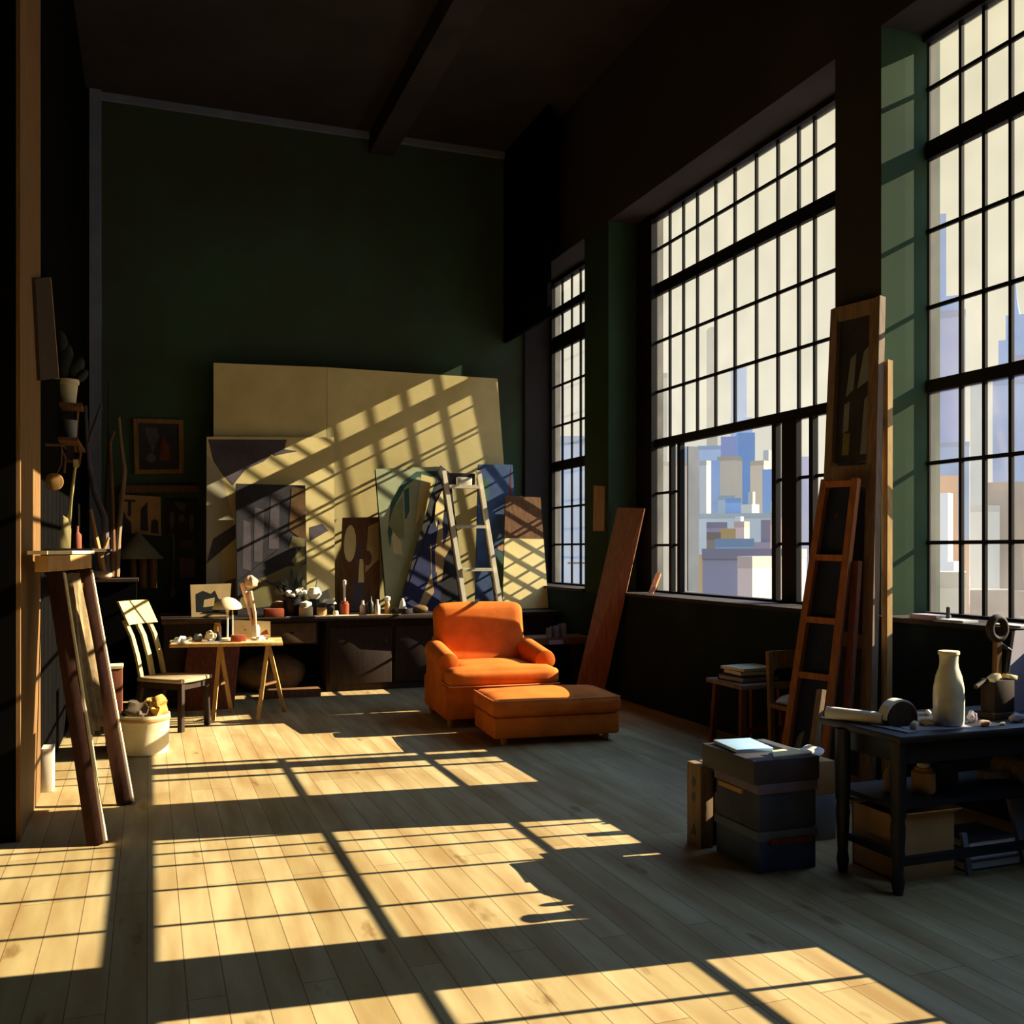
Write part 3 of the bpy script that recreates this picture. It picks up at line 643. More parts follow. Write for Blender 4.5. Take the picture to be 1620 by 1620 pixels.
cm_ = thing('hanging_chime', (hc.x, 11.75, aY(218, 930, 11.75).z), 'grey cone hood over three hanging wooden tubes on the back wall', 'chime')
MB().lathe([(.27, 0), (.265, .015), (.02, .29), (0, .3)], (hc.x, 11.75, hc.z - .015), n=4 * 6).build('hood', mat('dusty_grey_green', (112, 108, 92), var=.15, scale=5), cm_)
for x in (209.5, 226, 242): 
    a_ = aY(x, 930, 11.75); MB().tube([a_, V(a_.x, 11.75, hc.z + .0)], .045, n=14).build('tube', M_brown, cm_)
sp = aY(273, 840, W); sl = thing('ladle', aY(273, 940, W), 'long mauve ladle hanging on the back wall beside the cone hood', 'ladle')
MB().tube(pts(11.93, (272, 842), (275, 855), (274, 900), (273, 930)), .014).build('handle', M_plum, sl); MB().blob(aY(272.5, 937, 11.93), (.07, .03, .13)).build('bowl', M_mauve, sl)
tag(MB().slab([aY(284, 915, W), aY(308, 913, W), aY(308, 884, W), aY(284, 882, W)], .02).build('card', M_mauve), 'square mauve card on the dark back wall above the side cabinet', 'card')
tag(MB().slab([aY(283, 865, W), aY(306, 866, W), aY(306, 855, W), aY(284, 854, W)], .02).build('card', M_plum), 'small dull oblong card above the square mauve card', 'card')

# ---------------- worktop along the back wall
ZT = .83
tag(MB().rng(.12, 4.56, 10.65, 11.93, ZT - .05, ZT).build('worktop', M_dark, bevel=.006), 'long dark wooden worktop along the back wall', 'worktop')
ca = thing('base_cabinet', (2.6, 11.3, 0), 'dark brown base cabinet under the worktop behind the armchair', 'cabinet')
MB().rng(1.82, 3.3, 10.75, 11.9, .0, ZT - .05).build('cabinet_body', M_dark, ca)
for x0 in (1.85, 2.58):
    dr = MB().rng(x0, x0 + .69, 10.725, 10.75, .08, .70).build('door', M_dark, ca, bevel=.006)
    MB().blob((x0 + (.62 if x0 < 2 else .07), 10.71, .55), (.03, .03, .03), n=8).build('knob', M_brown, dr)
ca = thing('base_cabinet', (3.95, 11.3, 0), 'dark base cabinet at the right end of the worktop below the far window', 'cabinet')
MB().rng(3.35, 4.5, 10.75, 11.9, 0, ZT - .05).build('cabinet_body', M_dark, ca)
dr = MB().rng(3.4, 4.45, 10.725, 10.75, .08, .70).build('door', M_dark, ca, bevel=.006); MB().blob((3.5, 10.71, .55), (.03, .03, .03), n=8).build('knob', M_brown, dr)
du = thing('drawer_unit', (1.45, 11.0, .55), 'brown drawer unit hung under the worktop left of the base cabinet', 'drawer')
MB().rng(1.16, 1.72, 10.72, 11.3, .53, ZT - .05).build('casing', M_dark, du)
df = MB().rng(1.18, 1.70, 10.70, 10.72, .55, .765).build('drawer', M_sack, du, bevel=.004); MB().blob((1.44, 10.69, .66), (.05, .025, .025), n=8).build('knob', M_dark, df)
sc_ = thing('side_cabinet', (.38, 10.4, 0), 'dark side cabinet behind the wooden chair', 'cabinet')
MB().rng(.14, .66, 10.2, 10.62, 0, .82).build('cabinet_body', M_dark, sc_); MB().rng(.12, .68, 10.18, 10.63, .82, .845).build('cabinet_top', M_brown, sc_)
tag(MB().slab([V(.28, 9.93, 0), V(.78, 9.93, 0), V(.86, 10.14, .62), V(.36, 10.14, .62)], .03).build('portfolio', M_red, bevel=.004), 'red-brown portfolio leaning on the side cabinet behind the wooden chair', 'portfolio')
tag(MB().blob((1.27, 11.1, .19), (.72, .5, .42), e=2.3, rough=.06, seed=5, flat=-.19, n=16).build('sack', M_sack), 'slumped brown sack on the floor under the worktop', 'sack')
tag(MB().box((1.4, 10.55, .04), (.62, .2, .08)).build('floor_plank', M_brown, bevel=.004), 'short thick plank lying on the floor in front of the brown sack', 'plank')

# ---------------- boards and canvases leaning on the worktop
def lean(xs, yt, Yb, Yt, zb=ZT + .007):      # picture columns bl, br, tr, tl ; rows of the top tr, tl
    return [onY(xs[0], Yb, zb), onY(xs[1], Yb, zb), aY(xs[2], yt[0], Yt), aY(xs[3], yt[1], Yt)]
q = lean((338, 516, 517, 338), (581, 574), 11.66, 11.72)
tag(MB().slab(q, .02).build('backdrop_panel', M_canvas), 'left tan backdrop panel leaning on the back wall, mostly hidden by paintings', 'panel')
q = lean((517.5, 814, 787, 517.5), (599, 581), 11.66, 11.72)
tag(MB().slab(q, .02).build('backdrop_panel', M_canvas), 'large right tan backdrop panel striped by window light behind the white ladder', 'panel')
def canvas(c4, t, lb, patches, mats, edge=M_canvas, name='canvas_painting', cat='painting'):
    bl, br_, tr, tl = [Vector(p) for p in c4]; r_ = thing(name, (bl + br_) / 2, lb, cat)
    MB().slab(c4, t).build('stretched_canvas', edge, r_)
    if patches: art(c4, patches, mats, r_)
    return r_
full = [(0, 0), (1, 0), (1, 1), (0, 1)]
q = lean((326, 530, 528, 327), (692, 691), 11.30, 11.58)
canvas(q, .05, 'large pale canvas with grey and plum shapes, leaning left behind the dark painting',
       [(0, full), (1, [(.01, .985), (.62, .985), (.6, .93), (.7, .92), (.62, .84), (.5, .9), (.35, .80), (.22, .70), (.12, .78), (.05, .86)]), (2, [(.0, 0), (.2, 0), (.2, .55), (.1, .8), (0, .9)]),
        (3, [(.14, .04), (.22, .04), (.22, .2), (.14, .18)]), (1, [(.0, .28), (.22, .42), (.22, .5), (.05, .42)]), (2, [(.8, 0), (.97, 0), (.95, .12), (.86, .18)]), (1, [(.8, .4), (.95, .46), (.9, .5), (.8, .48)])],
       [M_canvas, M_plum, mat('stone_paint', (196, 188, 160), var=.08, scale=3), M_olive], edge=M_char)
q = lean((376, 486, 483, 373), (768, 765), 11.15, 11.33)
canvas(q, .04, 'dark plum and olive abstract painting in front of the large pale canvas',
       [(0, full), (1, [(.08, .35), (.2, .33), (.2, .7), (.1, .72)]), (1, [(.24, .4), (.36, .4), (.4, .8), (.26, .82)]), (1, [(.45, .5), (.6, .5), (.62, .9), (.5, .92)]), (2, [(.0, .05), (.3, .05), (1, .1), (1, .38), (.7, .36), (.45, .3), (.1, .22)]), (3, [(.75, .65), (1, .55), (1, .98), (.8, .98)]),
        (2, [(.72, .45), (.85, .36), (.98, .4), (.98, .58), (.8, .6)]), (4, ell(.62, .17, .1, .025)), (4, ell(.75, .2, .09, .018)), (0, [(.0, .25), (.4, .34), (.7, .36), (.95, .52), (.6, .5), (.2, .33)]), (1, [(.3, .28), (.55, .2), (.72, .26), (.5, .24)])],
       [M_char, M_plum, M_olive, M_sack, M_taup], edge=M_black)
q = lean((536, 601, 600, 542), (818, 819), 11.40, 11.56)
canvas(q, .02, 'narrow brown painting with plum and ochre shapes, between the pale canvas and green canvas',
       [(0, full), (1, [(.3, 0), (.62, 0), (.6, .6), (.5, .75), (.38, .6)]), (2, ell(.22, .72, .16, .2)), (2, [(.45, .3), (.6, .3), (.58, .55), (.48, .55)]), (3, [(.62, .4), (.98, .55), (.98, .95), (.7, .9)]), (0, ell(.68, .56, .12, .08))], [M_brown, M_plum, M_canvas, M_taup], edge=M_brown)
q = lean((612, 690, 697, 594), (738, 742), 11.28, 11.5)
canvas(q, .06, 'sage green canvas with a dark ring and pale shapes, leaning left of the white ladder',
       [(0, full), (1, [(.95, .97), (.62, .97), (.4, .9), (.2, .76), (.12, .55), (.14, .42), (.4, .33), (.85, .25), (.85, .28), (.45, .37), (.22, .45), (.2, .56), (.27, .74), (.45, .87), (.64, .93), (.95, .93)]),
        (1, [(.42, .52), (.5, .52), (.5, .86), (.42, .84)]), (2, [(.7, .95), (.9, .92), (.66, .48), (.56, .48)]), (3, [(.2, .4), (.36, .38), (.34, .48), (.24, .55), (.18, .52)]), (2, [(.34, .1), (.42, .08), (.62, .32), (.5, .34)]), (4, [(.14, .6), (.24, .72), (.4, .8), (.4, .5), (.3, .5)])],
       [M_sage, M_teal, M_canvas, M_cream, mat('moss_paint', (150, 152, 104), var=.12, scale=4)], edge=M_black)
# triangular navy board
tb = [onY(628, 11.12, ZT), onY(738, 11.12, ZT), aY(712, 748, 11.42), aY(697, 736, 11.42)]
canvas(tb, .03, 'dark navy wedge-shaped painting with pale figure shapes, leaning beside the white ladder',
       [(1, [(.02, .0), (.6, .0), (.7, .55), (.5, .62), (.22, .6)]), (0, [(.25, .55), (.85, .55), (.8, .66), (.3, .66)]), (2, [(.28, .02), (.36, .0), (.62, .22), (.66, .36), (.52, .30), (.42, .44), (.3, .46), (.42, .26)]), (2, [(.5, .26), (.78, .44), (.95, .55), (.95, .62), (.8, .6), (.62, .44), (.58, .6), (.45, .6), (.44, .4)]), (3, [(.3, .64), (.4, .58), (.42, .64), (.55, .57), (.6, .72), (.45, .84), (.25, .74)])],
       [M_navy, M_deep, M_taup, M_canvas], edge=M_blk)
q = lean((752, 824, 811, 757), (735, 735), 11.38, 11.52)
canvas(q, .03, 'blue and teal painting standing behind the white ladder',
       [(0, full), (1, [(.4, 0), (.85, 0), (.8, .34), (.5, .4)]), (2, [(.72, .45), (.9, .45), (.95, 1), (.85, .8)]), (3, ell(.7, .42, .2, .03)), (1, [(.1, .55), (.3, .55), (.3, .9), (.1, .9)])], [M_bluep, M_teal, M_red, M_pinkc], edge=M_navy)
q = lean((795, 868, 855, 800), (787, 784), 11.15, 11.4)
canvas(q, .03, 'pale board with a brown top band at the right end of the worktop', [(0, full), (1, [(0, .62), (1, .62), (1, 1), (0, 1)])], [M_canvas, M_brown], edge=M_brown)

# ---------------- white step ladder on the worktop
lb_ = [onY(737, 10.86, ZT + .005), onY(793, 10.86, ZT + .005)]; lt_ = [aY(702, 745, 11.04), aY(757, 745, 11.04)]
ld = thing('step_ladder', (lb_[0] + lb_[1]) / 2, 'white wooden step ladder standing on the worktop before the paintings', 'ladder')
sdl = (lb_[1] - lb_[0]).normalized(); M_lw = woodv('chalk_white_wood', (226, 216, 190), var=.08)
for i in (0, 1): MB().bar(lb_[i], lt_[i], .05, .05, side=sdl).build('rail', M_lw, ld)
def LP(u, v): return (lb_[0] * (1 - v) + lt_[0] * v) * (1 - u) + (lb_[1] * (1 - v) + lt_[1] * v) * u
for v_ in (.015, .295, .60, .885): MB().box((LP(0, v_) + LP(1, v_)) / 2 + V(0, .0, 0), ((LP(1, v_) - LP(0, v_)).length - .05, .1, .035)).build('step', M_lw, ld)
for i in (0, 1): MB().bar(lb_[i] + V(.02, .19, 0), lt_[i] + V(.01, .05, -.08), .035, .03, side=sdl).build('rear_leg', M_dark, ld)
MB().box((LP(0, .945) + LP(1, .945)) / 2 + V(0, .09, 0), (.33, .12, .13)).build('top_tray', M_blk, ld)
tb_ = (LP(0, .885) + LP(1, .885)) / 2
tag(MB().box(tb_ + V(.0, -.015, .065), (.18, .05, .09)).build('white_block', M_white, bevel=.004), 'small white block on the top step of the white ladder', 'block')

# ---------------- small things on the worktop
def vessel(x, Y, prof, m, lb, name='jar', cat='jar', cap=None, z=ZT, part='body', group=None):
    p = onY(x, Y, z); t = thing(name, p, lb, cat, group)
    MB().lathe(prof, p, n=18).build(part, m, t)
    if cap: MB().lathe(cap[0], p, n=14).build('cap', cap[1], t)
    return t
def jarp(r, h, neck=.75): return [(r * .9, 0), (r, .01), (r, h * .8), (r * neck, h * .9), (r * neck, h), (r * neck * .8, h), (r * .8, h * .8), (0, .02)]
def botp(r, h): return [(r * .9, 0), (r, .01), (r, h * .55), (r * .45, h * .75), (r * .4, h), (0, h)]
Yj = 10.85
vs_ = thing('flower_pot', onY(462, 10.9, ZT), 'dark pot of black foliage with pale blooms on the worktop', 'plant')
MB().lathe([(.07, 0), (.1, .16), (.105, .18), (.09, .18), (0, .16)], onY(462, 10.9, ZT), n=20).build('pot', M_blk, vs_)
fo = MB(); pc = onY(466, 10.92, ZT)
for i in range(16):
    a_ = random.uniform(-1.1, 1.1); l_ = random.uniform(.2, .42)
    tip = pc + V(math.sin(a_) * l_ * .7, random.uniform(-.08, .08), .16 + math.cos(a_) * l_); base_ = pc + V(random.uniform(-.04, .04), 0, .15); mid = (base_ + tip) / 2
    w_ = (tip - base_).cross(V(0, 1, 0)).normalized() * .035
    fo.prism([base_, mid + w_, tip, mid - w_], (0, .008, 0))
fo.build('foliage', M_leaf, vs_)
for dx, dz in ((-.06, .24), (.06, .27)): MB().blob(pc + V(dx, -.07, dz), (.12, .06, .07), rough=.2, seed=dz * 9, n=9).build('bloom', M_white, vs_)
vessel(484, 10.78, jarp(.075, .12), M_cream, 'squat pale jar with a crumpled rag beside the flower pot', cap=([(.07, .1), (.06, .15), (.0, .17)], M_white))
vessel(509, 10.8, jarp(.055, .11), M_tan, 'tan jar with a dark lid right of the squat pale jar', cap=([(.058, .1), (.058, .14), (0, .145)], M_char))
vessel(497, 11.0, jarp(.06, .2), M_blk, 'dark jar holding a white rag behind the pale and tan jars', cap=([(.05, .18), (.085, .23), (.05, .3), (0, .3)], M_white))
vessel(520, 11.0, jarp(.06, .13), M_blk, 'low dark jar with a white cloth draped over it', cap=([(.09, .12), (.05, .17), (0, .17)], M_white))
vessel(531, 10.76, jarp(.03, .055), M_white, 'tiny white cup between the tan jar and the rust jar', name='cup', cat='cup')
vessel(545, 10.9, jarp(.05, .15), M_rust, 'rust red jar holding one tall white brush', cap=([(.012, .12), (.014, .3), (.02, .32), (.02, .38), (0, .39)], M_white))
vessel(574, 10.95, botp(.035, .15), M_white, 'small white bottle under the brown painting', 'bottle', 'bottle')
vessel(586, 10.9, botp(.045, .2), M_blk, 'black bottle in front of the brown painting', 'bottle', 'bottle')
vessel(597, 10.75, botp(.03, .17), M_white, 'thin white bottle beside the black bottle', 'bottle', 'bottle')
vessel(613, 10.88, jarp(.034, .12), M_tan, 'tan bottle with dark neck and white cap at the foot of the green canvas', 'bottle', 'bottle', cap=([(.022, .11), (.022, .15), (.034, .155), (.034, .19), (.0, .2)], M_white))
vessel(637, 10.85, [(.11, 0), (.115, .01), (.115, .06), (0, .06)], M_blk, 'flat round black tin with a white cone on top', 'tin', 'tin', cap=([(.045, .06), (.03, .12), (.012, .17), (0, .175)], M_white))
tag(MB().blob(onY(664, 10.9, ZT + .045), (.19, .14, .09), e=2.2, flat=-.045).build('clay_lump', M_sack), 'dull brown clay lump on the worktop left of the armchair back', 'clay')
bxx = onY(433, 10.8, ZT); tag(MB().box(bxx + V(0, 0, .045), (.2, .14, .09)).build('rust_box', M_rust, bevel=.004), 'small rust brown box on the worktop left of the flower pot', 'box')
tag(MB().blob(onY(441, 11.02, ZT + .08), (.19, .12, .16), e=2.1, flat=-.08).build('clay_dome', M_pinkc), 'dusty pink rounded clay dome behind the rust brown box', 'clay')
for i, (x0, x1, Yp, mm, lb) in enumerate(((472, 522, 10.72, M_white, 'white paper sheet under the pale and tan jars'), (515, 568, 10.7, M_cream, 'cream paper sheet near the rust jar'), (580, 635, 10.7, M_tan, 'tan card lying at the worktop front edge'), (452, 476, 10.68, M_grey, 'grey paper scrap at the worktop front edge'))):
    a_, c_ = onY(x0, Yp, ZT), onY(x1, Yp, ZT)
    tag(MB().prism([a_, c_, c_ + V(.02, .12, 0), a_ + V(.03, .12, 0)], (0, 0, .004)).build('paper_sheet', mm), lb, 'paper')
q = lean((303, 362, 366, 301), (923, 925), 10.95, 11.02)
canvas(q, .03, 'small tan canvas with a black blot leaning on the worktop left of the mushroom lamp', [(0, full), (1, [(.12, .15), (.9, .1), (.95, .4), (.7, .55), (.6, .8), (.5, .7), (.3, .8), (.12, .7)])], [M_taup, M_blk], edge=M_brown)

# ---------------- trestle table
tt = thing('trestle_table', (.65, 9.4, 0), 'pale topped trestle table with slanted legs behind the wooden chair', 'table')
c_ = [V(.17, 9.14, .69), V(1.13, 8.99, .69), V(1.2, 9.66, .69), V(.28, 9.78, .69)]
MB().prism(c_, (0, 0, .03)).build('tabletop', M_ash, tt, bevel=.004)
for (ax, ay), feet in (((1.04, 9.33), ((.93, 9.16), (1.22, 9.58))), ((.62, 9.46), ((.55, 9.3), (.74, 9.72)))):
    for fx, fy in feet: MB().bar((fx, fy, 0), (ax, ay, .69), .035, .03, side=(.8, -.2, 0)).build('leg', M_ash, tt)
    MB().bar((feet[0][0] * .45 + ax * .55, feet[0][1] * .45 + ay * .55, .31), (feet[1][0] * .45 + ax * .55, feet[1][1] * .45 + ay * .55, .31), .02, .02).build('brace', M_brown, tt)
Z2 = .72
lc = onY(360, 9.42, Z2); lm = thing('mushroom_lamp', lc, 'cream mushroom-shaped lamp on the trestle table', 'lamp')
MB().lathe([(.08, 0), (.08, .015), (.02, .022), (0, .022)], lc, n=20).build('base', M_cream, lm); MB().lathe([(.009, .015), (.009, .33)], lc, n=10).build('stem', M_white, lm)
MB().lathe([(.137, .285), (.135, .295), (.115, .335), (.07, .375), (.02, .393), (0, .395)], lc, n=28).build('lamp_shade', mat('lamp_cream', (236, 212, 172), var=.05), lm)
MB().tube([lc + V(.045, .0, .02), lc + V(.045, 0, .29)], .006).build('side_rod', M_white, lm)
def crumple(x, Y, s, m, lb, name='crumpled_paper', seed=1, cat='paper', z=Z2): 
    tag(MB().blob(onY(x, Y, z + s[2] * .46), s, e=1.7, rough=.2, seed=seed, flat=-s[2] * .46, n=11).build(name, m), lb, cat)
crumple(287, 9.3, (.18, .1, .05), M_white, 'white crumpled paper at the left end of the trestle table', seed=2)
crumple(333, 9.3, (.09, .08, .1), M_cream, 'cream crumpled paper left of the mushroom lamp', seed=5)
crumple(410, 9.25, (.16, .08, .035), M_white, 'flat white crumpled paper right of the mushroom lamp', seed=9)
vessel(313, 9.35, jarp(.035, .07), M_grey, 'small grey jar near the left end of the trestle table', z=Z2)
vessel(306, 9.45, jarp(.04, .05), M_blk, 'low black jar beside the small grey jar', z=Z2)
vessel(345, 9.33, botp(.032, .085), M_blk, 'tiny black bottle in front of the mushroom lamp', 'bottle', 'bottle', z=Z2)
vessel(344, 9.5, jarp(.035, .15), M_tan, 'tan jar behind and left of the mushroom lamp', z=Z2)
p = onY(377, 9.2, Z2); tag(MB().box(p + V(0, 0, .03), (.13, .08, .06)).build('red_box', M_rust, bevel=.005), 'small red box right of the mushroom lamp', 'box')
q = [onY(368, 9.55, Z2), onY(428, 9.52, Z2), onY(428, 9.56, Z2 + .15), onY(369, 9.6, Z2 + .17)]
canvas(q, .015, 'small yellow sketch board with red strokes standing at the back of the trestle table', [(0, full), (1, [(.25, .6), (.62, .56), (.62, .62), (.25, .68)]), (1, [(.3, .42), (.6, .4), (.6, .46), (.3, .5)]), (1, [(.7, .15), (.95, .2), (.9, .5), (.78, .35)])], [M_cream, M_rust], edge=M_ash, name='sketch_board', cat='board')
bj = thing('brush_jar', onY(405, 9.45, Z2), 'white jar with a tall pink-headed brush on the trestle table', 'jar')
pj = onY(405, 9.45, Z2); MB().lathe(jarp(.035, .13), pj, n=16).build('jar_body', M_white, bj)
MB().tube([pj + V(0, 0, .03), aY(403, 970, 9.45), aY(396, 935, 9.45)], [.014, .016, .018]).build('brush_handle', M_pinkc, bj); MB().blob(aY(397, 921, 9.45), (.13, .09, .12), rough=.12, seed=4, n=10).build('brush_head', M_pinkc, bj)
MB().tube([pj + V(-.01, 0, .04), aY(392, 958, 9.47), aY(384, 922, 9.47)], [.01, .016, .03]).build('mallet', M_pinkc, bj)
for x0, x1, Yp, mm, lb in ((380, 432, 9.12, M_cream, 'cream paper sheet at the right front of the trestle table'), (318, 372, 9.16, M_grey, 'grey paper sheet at the front of the trestle table'), (270, 300, 9.2, M_white, 'white paper sheet under the crumpled paper at the left table end')):
    a_, c2_ = onY(x0, Yp, Z2), onY(x1, Yp, Z2); tag(MB().prism([a_, c2_, c2_ + V(.03, .14, 0), a_ + V(.04, .14, 0)], (0, 0, .003)).build('paper_sheet', mm), lb, 'paper')

# ---------------- right wall: plank, paper, low bench, stool
pk = [V(4.12, 9.32, 0), V(4.38, 9.16, 0), aX(1020, 804, 4.72), aX(977, 803, 4.66)]
t_ = thing('leaning_plank', (4.25, 9.25, 0), 'wide reddish-brown plank leaning on the sill between the far windows', 'plank'); MB().slab(pk, .05).build('plank_board', woodv('red_brown_plank', (126, 78, 46), rough=.5, spec=.4), t_)
e_ = [pk[1] + V(.0, -.012, 0), pk[2] + V(.0, -.012, 0)]
tag(MB().slab([aX(956, 840, 4.592), aX(938, 840, 4.592), aX(939, 768, 4.592), aX(957, 769, 4.592)][::1], -.006).build('brown_paper', M_ochrewood), 'brown paper strip pinned to the pier beside the far narrow window', 'paper')
lbn = thing('low_bench', (4.1, 9.95, 0), 'low dark brown bench behind the armchair under the far windows', 'bench')
MB().rng(3.7, 4.56, 9.78, 10.2, .53, .60).build('bench_top', M_brown, lbn)
for x, y in ((3.74, 9.82), (4.52, 9.82), (3.74, 10.16), (4.52, 10.16)): MB().rng(x - .025, x + .025, y - .025, y + .025, 0, .53).build('leg', M_dark, lbn)
for i, x in enumerate((868, 874, 880, 886, 892)):
    vessel(x, 9.9 + .05 * (i % 2), jarp(.03, .1 + .012 * i, .95), M_grey, 'small grey glass in the row on the low bench', 'drinking_glass', 'glass', z=.60, group='glasses on the low bench')
p = onY(880, 9.765, .535); tag(MB().box(V(p.x, 9.77, .555), (.16, .012, .045)).build('label_card', M_lilac), 'pale grey card on the front edge of the low bench', 'card')
tag(MB().bar(aX(1029, 942, 4.72), aX(1042, 908, 4.93), .05, .03).build('wood_offcut', M_orw), 'small brown wood offcut leaning at the far end of the middle window sill', 'offcut')

so_ = V(4.33, 6.47, 0); st_ = thing('stool', so_, 'red-brown wooden stool with books under the middle window', 'stool')
MB().box(so_ + V(0, 0, .53), (.44, .5, .035)).build('seat', M_grw, st_, bevel=.008)
for sx in (-1, 1):
    for sy in (-1, 1): MB().bar(so_ + V(sx * .19, sy * .21, 0), so_ + V(sx * .165, sy * .18, .515), .04, .04).build('leg', M_red, st_)
MB().box(so_ + V(0, -.195, .2), (.34, .02, .03)).build('stretcher', M_red, st_)
z_ = .5475
for (w_, d_h, hh, rz_, mc, mp_, lb) in ((.36, .3, .045, .1, M_dark, M_lilac, 'dark brown book at the bottom of the stool stack'), (.3, .26, .04, -.05, M_navy, M_white, 'dark blue book in the middle of the stool stack'), (.33, .27, .022, .12, M_cream, M_white, 'thin cream book on top of the stool stack')):
    c_ = so_ + V(.01, 0, z_ + hh / 2); bkx = thing('book', so_ + V(.01, 0, z_), lb, 'book', 'books on the stool'); Mx = Matrix.Rotation(rz_, 3, 'Z')
    MB().box(c_, (w_ * .96, d_h * .96, hh * .7), M=Mx).build('pages', mp_, bkx)
    cv = MB(); cv.box(c_ + V(0, 0, hh * .42), (w_, d_h, hh * .16), M=Mx); cv.box(c_ - V(0, 0, hh * .42), (w_, d_h, hh * .16), M=Mx); cv.box(c_ + Mx @ V(0, d_h / 2, 0), (w_, hh * .12, hh), M=Mx); cv.build('cover', mc, bkx); z_ += hh

# ---------------- stacked cases
def crate(x0, x1, y0, y1, z0, z1, m, lb, lid=None, name='storage_box', cat='box', ml=None, extra=None):
    r_ = thing(name, ((x0 + x1) / 2, (y0 + y1) / 2, z0), lb, cat); h = z1 - z0; l_ = lid or 0
    MB().rng(x0, x1, y0, y1, z0, z1 - l_).build('box_body', m, r_, bevel=.004)
    if lid: MB().rng(x0 - .008, x1 + .008, y0 - .008, y1 + .008, z1 - l_, z1).build('lid', ml or m, r_, bevel=.004)
    if extra: extra(r_)
    return r_
M_case = mat('black_case', (64, 60, 64), var=.15, scale=4, rough=.6); M_nv2 = mat('navy_case', (58, 74, 108), var=.15, scale=4, rough=.6)
crate(2.735, 3.06, 3.99, 4.37, 0, .2, M_nv2, 'navy box at the bottom of the right-hand box stack', lid=.045, ml=mat('slate_lid', (98, 108, 126), var=.12, scale=5), extra=lambda r_: MB().rng(2.79, 3.03, 3.975, 3.99, .135, .165).build('label_strip', M_red, r_))
crate(2.735, 3.06, 3.99, 4.37, .2, .43, mat('slate_case', (66, 74, 92), var=.2, scale=4), 'dark slate box in the middle of the right-hand box stack', lid=.05, ml=mat('plum_lid', (112, 100, 120), var=.15, scale=5), extra=lambda r_: MB().rng(2.722, 2.735, 4.12, 4.33, .355, .378).build('tan_strip', M_tan, r_))
crate(2.70, 3.075, 3.98, 4.45, .43, .545, M_case, 'flat black case on top of the right-hand box stack')
def sheet(pts_, z, h, m, lb, name, cat, part=None):
    return tag(MB().prism([V(x, y, z) for x, y in pts_], (0, 0, h)).build(name, m, bevel=.002), lb, cat)
sheet([(2.72, 4.16), (2.92, 4.14), (2.96, 4.40), (2.75, 4.42)], .545, .02, mat('pale_blue_cover', (150, 185, 215), var=.08, scale=4, rough=.35, spec=.5), 'pale blue book lying on the flat black case', 'book', 'book')
sheet([(2.82, 4.0), (3.05, 4.01), (3.04, 4.14), (2.90, 4.12)], .545, .012, M_cream, 'cream folder at the front of the flat black case', 'folder', 'folder')
sk = thing('speaker_box', (2.71, 4.5, 0), 'narrow grey speaker box with dark diamond holes left of the box stack', 'speaker')
MB().rng(2.68, 2.755, 4.43, 4.57, 0, .43).build('cabinet', M_grw, sk, bevel=.004)
for z_ in (.335, .255): MB().prism([V(2.678, 4.50, z_ + .032), V(2.678, 4.522, z_), V(2.678, 4.50, z_ - .032), V(2.678, 4.478, z_)], (.004, 0, 0)).build('diamond_hole', M_blk, sk)
MB().prism([V(2.678, 4.50, .12), V(2.678, 4.525, .06), V(2.678, 4.475, .06)], (.004, 0, 0)).build('triangle_hole', M_blk, sk)
crate(2.765, 2.85, 4.46, 4.6, 0, .42, M_dark, 'narrow dark box standing between the speaker box and the box stack', lid=.03, ml=M_tan)

# ---------------- tall leaning frames by the pier
tf = [V(4.1, 5.37, 0), V(4.13, 4.84, 0), aX(1397, 470, 4.56), aX(1319, 490, 4.56)]
th = thing('tall_frame', (4.1, 5.1, 0), 'very tall grey-brown panelled frame leaning on the pier', 'frame')
def TF(u, v): return bil(tf, u, v)
nT = (tf[1] - tf[0]).cross(tf[3] - tf[0]).normalized(); sT = (tf[1] - tf[0]).normalized()
for u_, w_ in ((.07, .07), (.90, .09)): MB().bar(TF(u_, 0), TF(u_, 1), w_, .05, side=sT).build('stile', M_grw, th)
for v_, w_ in ((.985, .1), (.63, .14), (.3, .09), (.03, .1)): MB().bar(TF(.1, v_), TF(.86, v_), w_, .045, side=(0, 0, 1)).build('rail', M_grw, th)
pane = [TF(.12, .66) - nT * .01, TF(.86, .66) - nT * .01, TF(.86, .97) - nT * .01, TF(.12, .97) - nT * .01]
MB().slab(pane, .012).build('upper_panel', M_char, th)
art(pane, [(0, [(.25, .45), (.45, .5), (.5, .75), (.35, .72)]), (0, [(.55, .5), (.85, .55), (.9, .8), (.7, .75)]), (0, [(.2, .2), (.35, .22), (.36, .42), (.22, .4)]), (0, [(.68, .05), (.85, .05), (.9, .46), (.75, .42)]), (1, [(.2, .05), (.38, .05), (.4, .2), (.22, .2)])], [M_grey, M_olive], th)
MB().slab([TF(.12, .04) - nT * .02, TF(.8, .04) - nT * .02, TF(.8, .6) - nT * .02, TF(.12, .6) - nT * .02], .01).build('lower_panel', M_navy, th)
tag(MB().bar(V(4.25, 4.86, 0), aX(1401, 572, 4.56) + V(0, -.02, 0), .05, .04, side=(0, 1, 0)).build('batten', M_ash), 'honey-coloured long batten leaning right of the tall frame', 'batten')
tag(MB().bar(V(3.98, 4.94, 0), aX(1356, 888, 4.22), .06, .03, side=(0, 1, 0)).build('batten', M_red), 'short reddish batten leaning low before the tall frame', 'batten')

